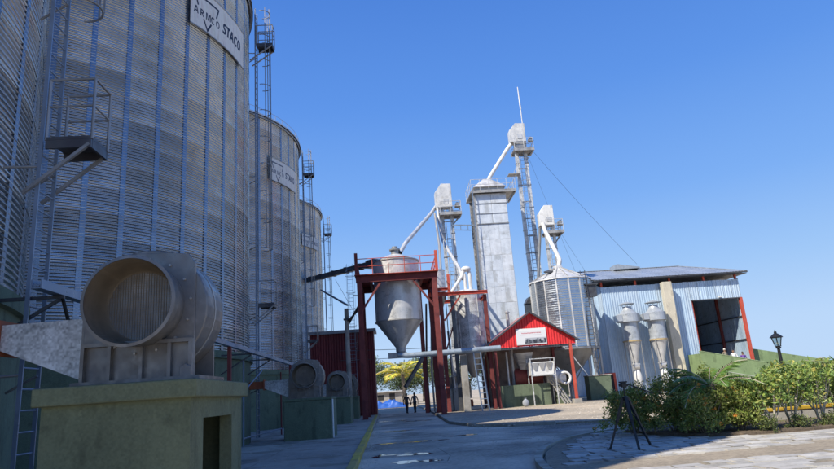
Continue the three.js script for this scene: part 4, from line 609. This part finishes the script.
    mesh(C, 'dome', lathe([[.88, 7.25], [.6, 7.5], [.42, 7.75], [.38, 7.95]], 32), Mt.cyclone);
    for (let i = 0; i < 4; i++) { const a = i * 1.571 + .5; mesh(C, 'cap_stay', bar(V(Math.cos(a) * .36, 7.9, Math.sin(a) * .36), V(Math.cos(a) * .5, 8.2, Math.sin(a) * .5), .04, .04), Mt.galv); }
    mesh(C, 'rain_cap', latheFlat([[.74, 8.17], [.74, 8.2], [.001, 8.42]], 30), Mt.cyclone);
    mesh(C, 'cone', lathe([[.22, 2.75], [.735, 4.84]], 32), Mt.galv); mesh(C, 'ring', latheFlat([[.76, 4.72], [.82, 4.72], [.82, 4.84], [.76, 4.84]], 32), mat(.55, .42, .22, { map: tRust }));
    for (let i = 0; i < 4; i++) { const a = i * 1.571 + .785; mesh(C, 'leg', bar(V(Math.cos(a) * .8, 0, Math.sin(a) * .8), V(Math.cos(a) * .8, 4.8, Math.sin(a) * .8), .06, .06), Mt.galvDull); }
    mesh(C, 'air_lock', [new THREE.CylinderGeometry(.3, .3, .5, 16).rotateZ(1.57).translate(0, 2.5, 0), bb(-.3, .3, 2.66, 2.75, -.3, .3)], Mt.galv); mesh(C, 'dust_bag', new THREE.SphereGeometry(.5, 18, 14).scale(.72, 1.75, .72).translate(.06, 1.4, 0), Mt.white);
  }
  cyclone(22.35, 'left silver cyclone separator with a flat rain cap'); cyclone(24.85, 'right silver cyclone separator next to the cream pillar');
  // red painted drum-like gate at the corner
  const rg = thing('fuse_cabinet', 'small red and dark cabinet at the warehouse corner behind the bush', 'cabinet', [20.0, .07, -56.8]); mesh(rg, 'leaf', bb(-.9, .3, 0, 1.9, -.06, 0), Mt.dark); mesh(rg, 'frame', [bb(.3, .52, 0, 2.1, -.1, .04), bb(-.9, .298, 1.9, 2.1, -.1, .04)], Mt.redSteel);
}
// ---------------------------------------------------------------- green ramp to the doorway
{
  const R = thing('green_ramp', 'green painted concrete ramp with parapets climbing to the warehouse doorway', 'ramp');
  const top = (x) => 3.45 - .235 * (x - 28.0), xe = 41.6, x0 = 28.0;
  const near = mesh(R, 'near_parapet', prism([[x0, 0], [xe, 0], [xe, top(xe)], [x0, top(x0)]], .22).translate(0, .05, -55.5), Mt.greenRamp); mesh(near, 'coping', bar(V(x0 - .02, top(x0) + .075, -55.39), V(xe, top(xe) + .075, -55.39), .28, .05), mat(.38, .50, .27, { map: tPaint }));
  const low = mesh(R, 'lower_wall', prism([[28.9, 0], [36.0, 0], [36.0, .06], [28.9, 1.72]], .3).translate(0, .05, -55.26), Mt.greenRamp); mesh(low, 'coping', bar(V(28.9, 1.80, -55.11), V(35.9, .15, -55.11), .34, .045), Mt.whiteTrim);
  const ft = (x) => 3.52 - .214 * (x - 34.7);
  mesh(R, 'far_parapet', prism([[34.62, 0], [50.8, 0], [50.8, ft(50.8)], [34.62, 3.52]], .22).translate(0, .05, -58.9), Mt.greenRamp);
  mesh(R, 'deck', prism([[x0 + .2, 0], [38.7, 0], [x0 + .2, 2.45]], 2.35).translate(0, .05, -57.88), Mt.concrete);
  mesh(R, 'end_wall', bb(x0, x0 + .18, .05, 3.3, -57.75, -55.51), Mt.greenRamp);
}
// ---------------------------------------------------------------- people
function capsuleField(bones, k) { return (x, y, z) => { let d = 1e9; for (const [a, b, ra, rb] of bones) { const px = x - a[0], py = y - a[1], pz = z - a[2], bx = b[0] - a[0], by = b[1] - a[1], bz = b[2] - a[2]; const h = Math.min(1, Math.max(0, (px * bx + py * by + pz * bz) / (bx * bx + by * by + bz * bz + 1e-9))); const q = Math.hypot(px - bx * h, py - by * h, pz - bz * h) - (ra + (rb - ra) * h); const hh = Math.max(0, k - Math.abs(d - q)) / k; d = Math.min(d, q) - hh * hh * k * .25; } return d; }; }
function fieldMesh(f, cx, cy, cz, half, res, colour) {
  const mc = new MarchingCubes(res, new THREE.MeshStandardMaterial(), false, false, 200000); mc.isolation = 0;
  for (let k = 0; k < res; k++) for (let j = 0; j < res; j++) for (let i = 0; i < res; i++) { const t = (q) => (q - res / 2) / (res / 2) * half; mc.field[i + j * res + k * res * res] = -f(cx + t(i), cy + t(j), cz + t(k)); }
  mc.update(); const n = mc.count, P = new Float32Array(n * 3), N = new Float32Array(n * 3), C = new Float32Array(n * 3);
  for (let i = 0; i < n; i++) { P[i * 3] = cx + mc.positionArray[i * 3] * half; P[i * 3 + 1] = cy + mc.positionArray[i * 3 + 1] * half; P[i * 3 + 2] = cz + mc.positionArray[i * 3 + 2] * half; const e = .004, x = P[i * 3], y = P[i * 3 + 1], z = P[i * 3 + 2]; const g = V(f(x + e, y, z) - f(x - e, y, z), f(x, y + e, z) - f(x, y - e, z), f(x, y, z + e) - f(x, y, z - e)).normalize(); N[i * 3] = g.x; N[i * 3 + 1] = g.y; N[i * 3 + 2] = g.z; const c = colour(x, y, z); C[i * 3] = c[0]; C[i * 3 + 1] = c[1]; C[i * 3 + 2] = c[2]; }
  const g = new THREE.BufferGeometry(); g.setAttribute('position', new THREE.BufferAttribute(P, 3)); g.setAttribute('normal', new THREE.BufferAttribute(N, 3)); g.setAttribute('uv', new THREE.BufferAttribute(new Float32Array(n * 2), 2)); g.setAttribute('color', new THREE.BufferAttribute(C, 3)); return g;
}
function person(pos, turn, label, o) {
  const p = thing('person', label, 'person', pos, turn); const st = o.stride || 0, sw = o.arm || .06;
  const bones = [
    [[0, .98, 0], [0, 1.22, .01], .145, .14], [[0, 1.22, .01], [0, 1.40, 0], .15, .13], [[-.16, 1.42, 0], [.16, 1.42, 0], .07, .07], [[0, 1.44, 0], [0, 1.58, .01], .052, .05],
    [[0, 1.62, .015], [0, 1.70, .005], .085, .092], [[0, 1.61, .10], [0, 1.645, .105], .012, .012],
    [[-.085, 1.62, 0], [-.09, 1.66, 0], .014, .014], [[.085, 1.62, 0], [.09, 1.66, 0], .014, .014],
    ...[-1, 1].flatMap((s) => { const f = s * st; return [[[s * .09, .95, 0], [s * .1, .5, f * .5 + .02], .095, .062], [[s * .1, .5, f * .5 + .02], [s * .1, .08, f * .9 - .02], .06, .042], [[s * .1, .05, f * .9 - .02], [s * .11, .035, f * .9 + .15], .045, .036],
      [[s * .19, 1.41, 0], [s * (.23 + sw), 1.13, -f * .3], .055, .044], [[s * (.23 + sw), 1.13, -f * .3], [s * (.24 + sw), .88, -f * .5 + .06], .04, .03], [[s * (.24 + sw), .86, -f * .5 + .07], [s * (.24 + sw), .78, -f * .5 + .09], .032, .022], ...[-.024, -.008, .008, .024].map((q, i) => [[s * (.24 + sw), .79, -f * .5 + .09 + q], [s * (.235 + sw), .70 + Math.abs(i - 1.5) * .012, -f * .5 + .10 + q], .009, .007]), [[s * (.235 + sw), .83, -f * .5 + .10], [s * (.225 + sw), .77, -f * .5 + .135], .011, .009]]; })];
  const f = capsuleField(bones, .045); const skin = o.skin;
  const g = fieldMesh(f, 0, .9, 0, .98, 96, (x, y, z) => y > 1.70 || (y > 1.60 && z < -.02) ? o.hair : y > 1.47 ? skin : Math.abs(x) > .2 && y < (o.sleeve || 1.2) ? skin : y > .95 ? o.shirt : y > .09 ? o.trousers : o.shoes);
  mesh(p, 'body', g, new THREE.MeshStandardMaterial({ vertexColors: true, roughness: .85 }), true);
  if (o.cap) mesh(p, 'cap', [new THREE.SphereGeometry(.108, 18, 10, 0, 6.283, 0, 1.6).translate(0, 1.695, 0), bb(-.07, .07, 1.69, 1.705, .08, .19)], mat(...o.cap));
  if (o.scale) p.scale.setScalar(o.scale); return p;
}
person([1.35, 0, -55], 2.8, 'person in dark clothes walking under the hopper, left of the pair', { scale: .93, shirt: [.10, .09, .10], trousers: [.05, .055, .08], shoes: [.02, .02, .02], skin: [.16, .09, .06], hair: [.015, .012, .01], stride: .22 });
person([2.05, 0, -55.4], 3.4, 'person in dark clothes walking under the hopper, right of the pair', { scale: .95, shirt: [.09, .12, .16], trousers: [.05, .05, .06], shoes: [.02, .02, .02], skin: [.17, .10, .07], hair: [.015, .012, .01], stride: -.2 });
person([31.0, 1.84, -56.7], .3, 'person with a pale cap behind the green ramp parapet', { shirt: [.22, .2, .15], trousers: [.05, .06, .09], shoes: [.03, .03, .03], skin: [.25, .15, .1], hair: [.02, .015, .012], cap: [.6, .58, .52] });
person([31.7, 1.68, -56.5], -.4, 'person in a white shirt behind the green ramp parapet', { shirt: [.7, .7, .68], trousers: [.05, .05, .07], shoes: [.03, .03, .03], skin: [.26, .15, .1], hair: [.02, .015, .012], sleeve: 1.0 });
person([32.6, 1.46, -56.6], -.2, 'person in a purple shirt behind the green ramp parapet', { shirt: [.14, .07, .32], trousers: [.05, .05, .07], shoes: [.03, .03, .03], skin: [.2, .12, .08], hair: [.02, .015, .012] });
// ---------------------------------------------------------------- street lamp
{
  const L = thing('street_lamp', 'black lantern street lamp rising from the sunlit shrubs', 'lamp', [12.5, .1, -19.6]);
  mesh(L, 'post', [lathe([[.13, 0], [.13, .3], [.075, .4], [.06, .9], [.05, 1.9], [.045, 2.1]], 16), latheFlat([[.045, 2.08], [.085, 2.1], [.085, 2.13], [.05, 2.15]], 16)], Mt.black);
  const h = new THREE.Group(); h.name = 'lantern'; L.add(h); h.scale.setScalar(.86); h.position.y = .30; const n = 6;
  for (let i = 0; i < n; i++) { const a = i / n * 6.283, a2 = (i + 1) / n * 6.283, r0 = .10, r1 = .185, y0 = 2.17, y1 = 2.48; const p = (r, t, y) => [Math.cos(t) * r, y, Math.sin(t) * r]; mesh(h, 'frame_bar', bar(V(...p(r0, a, y0)), V(...p(r1, a, y1)), .022, .022), Mt.black); mesh(h, 'pane', loft([p(r0 * .96, a, y0), p(r0 * .96, a2, y0)], [p(r1 * .96, a, y1), p(r1 * .96, a2, y1)]), Mt.glass); }
  mesh(h, 'bottom_ring', latheFlat([[.001, 2.15], [.115, 2.15], [.115, 2.175]], 6), Mt.black); mesh(h, 'roof', [latheFlat([[.22, 2.475], [.225, 2.5], [.12, 2.6], [.05, 2.64], [.05, 2.68], [.001, 2.78]], 6)], Mt.black); mesh(h, 'bulb', lathe([[.001, 2.2], [.03, 2.21], [.045, 2.28], [.001, 2.36]], 12), Mt.white);
}
// ---------------------------------------------------------------- tripod
{
  const T = thing('tripod', 'black camera tripod standing alone on the paving by the bush', 'tripod', [5.2, .12, -14.0]); const hub = V(.02, 1.05, -.05);
  for (const [x, z] of [[-.46, -.08], [-.02, .42], [.55, -.38]]) { const f = V(x, .02, z), top = hub.clone().add(V(x * .12, 0, z * .12)), mid = top.clone().lerp(f, .45); const l = mesh(T, 'leg', bar(top, mid.clone().lerp(f, .04), .066, .05), Mt.black); mesh(l, 'lower_section', bar(mid, f, .044, .036), Mt.black); mesh(l, 'clamp', bar(mid.clone().lerp(top, .03), mid.clone().lerp(f, .06), .062, .055), Mt.rubber); mesh(l, 'foot', new THREE.SphereGeometry(.03, 10, 8).translate(f.x, f.y, f.z), Mt.rubber); }
  mesh(T, 'hub', lathe([[.001, 1.0], [.07, 1.01], [.075, 1.08], [.04, 1.1], [.001, 1.1]], 14, hub.x, 0, hub.z), Mt.black); mesh(T, 'column', rod(V(hub.x, .85, hub.z), V(hub.x, 1.30, hub.z), .018, 10), Mt.black);
  mesh(T, 'head', [rbox(.12, .1, .1, hub.x, 1.34, hub.z, .015), rbox(.17, .03, .1, hub.x, 1.405, hub.z, .01), rod(V(hub.x - .1, 1.34, hub.z), V(hub.x + .1, 1.34, hub.z), .03, 10)], Mt.black); mesh(T, 'pan_handle', rod(V(hub.x + .08, 1.36, hub.z), V(hub.x + .62, 1.12, hub.z + .05), .013, 8), Mt.black); for (const [x, z] of [[-.2, -.03], [0, .19], [.26, -.2]]) mesh(T, 'spreader', bar(V(hub.x, .78, hub.z), V(x + .02, .63, z), .018, .012), Mt.black);
}
// ---------------------------------------------------------------- plants
function leafGeo(list) { // list of [p, dir, side, length, width, colour]
  const P = [], N = [], U = [], C = []; const n1 = V(0, 0, 0), n2 = V(0, 0, 0);
  for (const [p, d, s, L, w, c, fold = .25] of list) {
    const nn = s.clone().cross(d).normalize(), tip = p.clone().addScaledVector(d, L).addScaledVector(nn, -L * .12), mid = p.clone().addScaledVector(d, L * .45), a = mid.clone().addScaledVector(s, w / 2).addScaledVector(nn, w * fold), b = mid.clone().addScaledVector(s, -w / 2).addScaledVector(nn, w * fold);
    n1.copy(a).sub(p).cross(tip.clone().sub(p)).normalize(); n2.copy(tip).sub(p).cross(b.clone().sub(p)).normalize();
    for (const [q, n] of [[p, n1], [a, n1], [tip, n1], [p, n2], [tip, n2], [b, n2]]) { P.push(q.x, q.y, q.z); N.push(n.x, n.y, n.z); U.push(0, 0); C.push(c[0], c[1], c[2]); }
  }
  const g = new THREE.BufferGeometry(); g.setAttribute('position', new THREE.Float32BufferAttribute(P, 3)); g.setAttribute('normal', new THREE.Float32BufferAttribute(N, 3)); g.setAttribute('uv', new THREE.Float32BufferAttribute(U, 2)); g.setAttribute('color', new THREE.Float32BufferAttribute(C, 3)); return g;
}
const leafMat = (() => { const m = new THREE.MeshPhysicalMaterial({ vertexColors: true, roughness: .6, side: THREE.DoubleSide, transmission: .3, thickness: 0 }); return m; })();
const farLeafMat = new THREE.MeshStandardMaterial({ vertexColors: true, roughness: .75, side: THREE.DoubleSide });
const bark = mat(.26, .22, .17, { map: tRust, roughness: .95 }), barkPale = mat(.60, .53, .40, { map: tRust, roughness: .95 });
function dirRand(r, up = 0) { const a = r() * 6.283, z = r() * 2 - 1, q = Math.sqrt(1 - z * z); return V(q * Math.cos(a), z + up, q * Math.sin(a)).normalize(); }
function sideOf(d, r) { const q = dirRand(r); return q.sub(d.clone().multiplyScalar(q.dot(d))).normalize(); }
function stems(r, n, spread, h, r0) { const out = [], tips = []; for (let i = 0; i < n; i++) { const a = i / n * 6.283 + r() * .8, b = V(Math.cos(a) * .1 * r(), 0, Math.sin(a) * .1 * r()), k = .5 + r() * .5, m = V(Math.cos(a) * spread * .45 * k, h * .4, Math.sin(a) * spread * .45 * k), t = V(Math.cos(a) * spread * k, h * (.72 + r() * .25), Math.sin(a) * spread * k); out.push(new THREE.TubeGeometry(new THREE.CatmullRomCurve3([b, m.clone().multiplyScalar(.6).add(V((r() - .5) * .1, 0, (r() - .5) * .1)), m, t]), 8, r0 * (.6 + r() * .5), 5)); tips.push(m, t); for (let q = 0; q < 2; q++) { const s = m.clone().lerp(t, .2 + .5 * r()), e = s.clone().add(V((r() - .5) * spread * .9, h * (.15 + r() * .2), (r() - .5) * spread * .9)); out.push(rod(s, e, r0 * .4, 4, r0 * .2)); tips.push(e); } } return [out, tips]; }
function shrub(name, label, cat, pos, o) {
  const r = rng(o.seed), S = thing(name, label, cat, pos, 0, o.group); const [st, tips] = stems(r, o.stems || 7, o.rx * .75, o.h * .85, o.stemR || .018); st.forEach((g) => mesh(S, 'stem', g, o.bark || bark));
  const list = [], clumps = []; for (let i = 0; i < o.clumps; i++) { const a = r() * 6.283, u = Math.sqrt(r()), e = r(); const rr = o.rx * u * (1 - .35 * e * e) * (.85 + .3 * Math.sin(a * 3 + o.seed)); clumps.push(V(Math.cos(a) * rr, o.y0 + (o.h - o.y0) * (e * (1 - .45 * u * u)) * (.88 + .24 * r()), Math.sin(a) * rr * (o.rz || 1))); } tips.forEach((t) => t.y > o.y0 && clumps.push(t));
  for (let i = 0; i < o.leaves; i++) { const c = clumps[(r() * clumps.length) | 0], q = dirRand(r), p = c.clone().addScaledVector(q, o.cr * Math.cbrt(r())), d = dirRand(r, .35).add(V(p.x - 0, 0, p.z).multiplyScalar(.35)).normalize(); const k = o.pal[(r() * o.pal.length) | 0], v = .75 + r() * .5; list.push([p, d, sideOf(d, r), o.L * (.6 + r() * .7), o.W * (.7 + r() * .6), k.map((x) => x * v)]); }
  mesh(S, 'foliage', leafGeo(list), o.far ? farLeafMat : leafMat, true);
  if (o.flowers) { const fl = new Map(); for (let i = 0; i < o.flowers; i++) { const c = clumps[(r() * clumps.length) | 0].clone(); const out = V(c.x, .2, c.z).normalize(); c.addScaledVector(out, o.cr * .9); if (c.z < -.1 * o.rx && r() < .5) c.z = -c.z; const l2 = []; const n = 7 + (r() * 5 | 0); for (let j = 0; j < n; j++) { const d = dirRand(r, .5); l2.push([c.clone().addScaledVector(dirRand(r), o.fr || .03), d, sideOf(d, r), .04 + .02 * r(), .035, (o.fcol[(r() * o.fcol.length) | 0]).map((x) => x * (.8 + .4 * r()))]); } mesh(S, 'flower', leafGeo(l2), leafMat, true); } }
  return S;
}
const darkPal = [[.21, .28, .045], [.28, .34, .06], [.34, .38, .09], [.14, .20, .04], [.40, .38, .13], [.24, .31, .05]];
const bushes = [[6.55, -17.3, .95, 1.25, 'leftmost dark green bush, right behind the tripod'], [7.45, -16.75, 1.0, 1.62, 'dark green flowering bush, second from the tripod'], [7.75, -15.75, .85, 1.25, 'low dark green bush at the front edge of the planting bed'], [8.55, -17.1, 1.05, 1.6, 'dark green bush behind the small palm'], [8.7, -15.75, .75, 1.2, 'dark green bush beside the first yellow-green shrub']];
bushes.forEach(([x, z, rx, h, label], i) => shrub('dark_bush', label, 'bush', [x, .12, z], { seed: 100 + i, rx, h, y0: .2, clumps: 110, cr: .15, leaves: 5600, L: .085, W: .038, pal: darkPal, stems: 11, stemR: .014, flowers: [14, 20, 14, 10, 8][i], fcol: [[.62, .25, .03], [.55, .32, .05], [.7, .3, .02]], fr: .035, group: 'dark bushes in the shaded planting bed' }));
const crotPal = [[.26, .36, .07], [.31, .40, .08], [.18, .29, .06], [.13, .22, .05], [.50, .45, .10], [.24, .34, .08], [.20, .30, .07], [.36, .42, .12]];
const crots = [[9.25, -15.35, .62, 1.35, 'yellow-green shrub with bare stems, nearest the dark bushes'], [9.95, -15.65, .72, 1.72, 'tallest yellow-green shrub, in front of the lamp'], [10.85, -15.85, .75, 1.62, 'yellow-green shrub right of the lamp post'], [11.75, -16.2, .8, 1.55, 'yellow-green shrub at the right edge of the picture'], [12.8, -16.7, .8, 1.6, 'yellow-green shrub cut off beyond the right edge']];
crots.forEach(([x, z, rx, h, label], i) => shrub('yellow_shrub', label, 'shrub', [x, .12, z], { seed: 200 + i, rx, h, y0: .62, clumps: 34, cr: .15, leaves: 900, L: .14, W: .06, pal: crotPal, stems: 7, stemR: .022, bark: barkPale, group: 'yellow-green shrubs with bare stems' }));
const backs = [[10.3, -18.9, 1.0, 1.45, 'pink-flowered shrub behind the yellow-green shrubs, left one'], [11.6, -18.8, 1.1, 1.5, 'pink-flowered shrub behind the yellow-green shrubs, middle one'], [13.2, -18.9, 1.2, 1.6, 'pink-flowered shrub behind the yellow-green shrubs, right one'], [14.6, -19, 1.1, 1.7, 'shrub behind the right palm near the picture edge']];
backs.forEach(([x, z, rx, h, label], i) => shrub('pink_shrub', label, 'shrub', [x, .12, z], { seed: 300 + i, rx, h, y0: .25, clumps: 80, cr: .16, leaves: 2400, L: .10, W: .045, pal: [[.10, .17, .035], [.15, .22, .04], [.07, .12, .03]], stems: 8, flowers: 16, fcol: [[.72, .52, .48], [.75, .62, .55], [.66, .42, .40]], fr: .07, group: 'pink-flowered shrubs at the back of the bed' }));
for (let i = 0; i < 4; i++) shrub('ground_plant', ['low weedy plant at the foot of the first yellow-green shrub', 'low weedy plant between the yellow-green shrub stems', 'low weedy plant under the shrub right of the lamp', 'low weedy plant at the right edge of the paving'][i], 'plant', [9.0 + i * .9, .12, -15.12 - i * .12], { seed: 400 + i, rx: .4, h: .34, y0: .02, clumps: 26, cr: .08, leaves: 420, L: .08, W: .03, pal: [[.10, .15, .03], [.17, .2, .05], [.08, .11, .03]], stems: 5, stemR: .006, group: 'low weeds at the paving edge' });
function frond(r, L, droop, leafL, col, n) { // one pinnate leaf along +x, rising then bending down
  const list = []; const pt = (t) => V(L * t * (1 - .12 * t), L * (.55 * t - droop * t * t), 0); const rach = new THREE.TubeGeometry(new THREE.CatmullRomCurve3([0, .25, .5, .75, 1].map(pt)), 10, L * .007, 4);
  for (let i = 2; i <= n; i++) { const t = i / n, p = pt(t), d0 = pt(Math.min(1, t + .02)).sub(pt(t - .02)).normalize(); for (const s of [-1, 1]) { const d = V(0, -.15 - r() * .35, s).addScaledVector(d0, .75).normalize(); list.push([p, d, d0.clone().cross(d).cross(d).normalize().negate(), leafL * Math.sin(Math.PI * Math.min(.97, .12 + t * .85)) * (.85 + r() * .3), leafL * .105, col(r), .1]); } }
  return [rach, leafGeo(list)];
}
function palm(name, label, pos, o) {
  const r = rng(o.seed), S = thing(name, label, 'palm', pos); if (o.trunk) mesh(S, 'trunk', pipe([V(0, 0, 0), V(.1, o.trunk * .5, .05), V(0, o.trunk, 0)], o.tr, 8, 12), bark); else mesh(S, 'trunk', lathe([[.12, 0], [.14, .15], [.08, .3]], 10), bark);
  for (let i = 0; i < o.n; i++) { const [a, b] = frond(r, o.L * (.8 + .35 * r()), o.droop * (.7 + .7 * r()), o.leaf, o.col, o.nl), g = new THREE.Group(); const f = mesh(S, 'frond', b, o.far ? farLeafMat : leafMat, true), q = mesh(f, 'rachis', a, barkPale); f.rotation.order = 'YXZ'; f.position.y = o.trunk || .25; f.rotation.y = i * 2.4 + r() * .4; f.rotation.z = o.tilt * (1 - 1.6 * (i / o.n)); }
  return S;
}
palm('small_palm', 'small dark green palm among the dark bushes', [8.15, 1.0, -15.9], { seed: 5, n: 14, L: 1.3, droop: .5, leaf: .34, nl: 26, tilt: .5, col: (r) => [.12 + r() * .08, .22 + r() * .1, .035 + r() * .02] });
palm('small_palm', 'small bright palm at the right edge of the picture', [13.0, 1.05, -17.9], { seed: 6, n: 14, L: 1.25, droop: .5, leaf: .4, nl: 28, tilt: .45, col: (r) => [.13 + r() * .12, .2 + r() * .1, .02 + r() * .02] });
{ // low wall with yellow top at the back of the bed
  const w = thing('low_wall', 'low grey garden wall with a yellow painted top behind the shrubs', 'wall', [0, 0, 0]);
  for (let i = 0; i < 8; i++) { mesh(w, 'block', rbox(.98, .3, .2, 9.1 + i, .25, -17.75 - i * .05, .02), Mt.concrete); mesh(w, 'coping', rbox(.97, .09, .26, 9.1 + i, .447, -17.75 - i * .05, .02), mat(.62, .40, .04, { map: tPaint })); }
}
// ---------------------------------------------------------------- beyond the hopper: trees, palm, house, tarpaulin
function tree(label, pos, h, rx, seed, pal) {
  const r = rng(seed), T = thing('leafy_tree', label, 'tree', pos, 0, 'trees beyond the hopper tower'); const th = h * .4, limbs = [];
  mesh(T, 'trunk', pipe([V(0, -.05, 0), V(.1, th * .5, .05), V(0, th, 0)], h * .03, 8, 10), bark);
  const clumps = []; for (let i = 0; i < 6; i++) { const a = i * 1.05 + r() * .6, e = V(Math.cos(a) * rx * .6, h * (.55 + r() * .3), Math.sin(a) * rx * .6); mesh(T, 'limb', rod(V(0, th * .85, 0), e, h * .014, 6, h * .006), bark); clumps.push(e); }
  for (let i = 0; i < 60; i++) { const d = dirRand(r), k = Math.cbrt(r()); clumps.push(V(d.x * rx * k * (.8 + .4 * r()), h * .62 + d.y * h * .36 * k, d.z * rx * k)); }
  const list = []; for (let i = 0; i < 5200; i++) { const c = clumps[(r() * clumps.length) | 0], p = c.clone().addScaledVector(dirRand(r), rx * .27 * Math.cbrt(r())), d = dirRand(r, .2), k = pal[(r() * pal.length) | 0], v = .7 + r() * .6; list.push([p, d, sideOf(d, r), .24 + r() * .16, .13, k.map((x) => x * v)]); }
  mesh(T, 'crown', leafGeo(list), farLeafMat, true); return T;
}
const tp = [[.08, .125, .045], [.11, .16, .055], [.065, .10, .045], [.15, .18, .07]];
[[-3.2, -108, 8.2, 3.6, 'dark leafy tree left of the yellow palm, seen under the hopper'], [2.0, -116, 7.0, 3.4, 'leafy tree straight behind the yellow palm'], [6.0, -116, 8, 4, 'leafy tree behind the pipes right of the hopper tower'], [-7.4, -116, 8.6, 4, 'leafy tree behind the maroon shed edge'], [10.5, -118, 8.4, 4, 'leafy tree far behind the grey bin'], [15, -120, 8, 4, 'leafy tree far behind the red shelter']].forEach(([x, z, h, rx, l], i) => tree(l, [x, 0, z], h, rx, 500 + i, tp));
palm('coconut_palm', 'yellow-green coconut palm with drooping fronds seen under the hopper', [1.9, 0, -92], { seed: 9, n: 15, L: 4.6, droop: .62, leaf: 1.3, nl: 26, tilt: .75, trunk: 4.4, tr: .26, far: true, col: (r) => r() < .5 ? [.55 + r() * .2, .48 + r() * .12, .07] : [.3 + r() * .15, .36 + r() * .1, .06] });
{
  const h = thing('low_house', 'small pale house with a flat grey roof far under the hopper', 'house', [-.4, 0, -104]); mesh(h, 'wall', bb(-2.6, 2.2, 0, 2.1, -2, 0), mat(.45, .42, .38, { map: tPaint })); mesh(h, 'roof', bb(-2.9, 2.5, 2.1, 2.28, -2.3, .5), Mt.galv); mesh(h, 'door', bb(.2, 1.1, 0, 1.9, .001, .03), Mt.dark); mesh(h, 'window', bb(-1.7, -.7, .9, 1.7, .001, .03), Mt.dark);
  const t = thing('blue_tarpaulin', 'heap covered by a bright blue tarpaulin beyond the hopper', 'tarpaulin', [-.5, 0, -87]); mesh(t, 'sheet', quadSheet((u, v) => { const a = u * 2 - 1, b = v * 2 - 1, e = (1 - a ** 6) * (1 - b ** 4); return [a * 2.5, -.02 + e * (.75 + .22 * Math.sin(a * 7 + b * 2) + .1 * Math.sin(a * 17 - b * 5) + .06 * Math.sin(b * 13 + a * 9)), -b * 1.1]; }, 60, 24), mat(.03, .12, .45, { roughness: .45, side: THREE.DoubleSide }));
  const t2 = copyOf(t, [-3.6, 0, -89], 'second blue tarpaulin heap, half hidden by the maroon column');
}
// ---------------------------------------------------------------- wires
function wire(label, a, b, sag, r = .014) { const A = V(...a), B = V(...b), m = A.clone().lerp(B, .5); m.y -= sag; tag(mesh(scene, 'wire', new THREE.TubeGeometry(new THREE.QuadraticBezierCurve3(A, m, B), 24, r, 4), Mt.steelDark), label, 'wire'); }
wire('thin guy wire from the tallest elevator down to the warehouse roof', [16.2, 25.6, -60], [27.2, 13.4, -64], .5);
wire('thin guy wire from the tallest elevator toward the round bin', [15.9, 24.4, -60], [20.5, 10, -62], .3, .01);
wire('upper thin power line crossing behind the hopper gate', [-4, 5.5, -53], [9, 5.4, -56], .15, .02);
wire('lower thin power line crossing behind the hopper gate', [-4, 4.7, -53], [9, 4.8, -56], .15, .02);
wire('thin guy wire from the white-hooded elevator to the warehouse', [17.5, 16, -58], [21, 10.6, -60], .2, .01);
scene.traverse((o) => { if (o.isMesh) { o.castShadow = true; o.receiveShadow = true; } });
renderer.render(scene, camera);
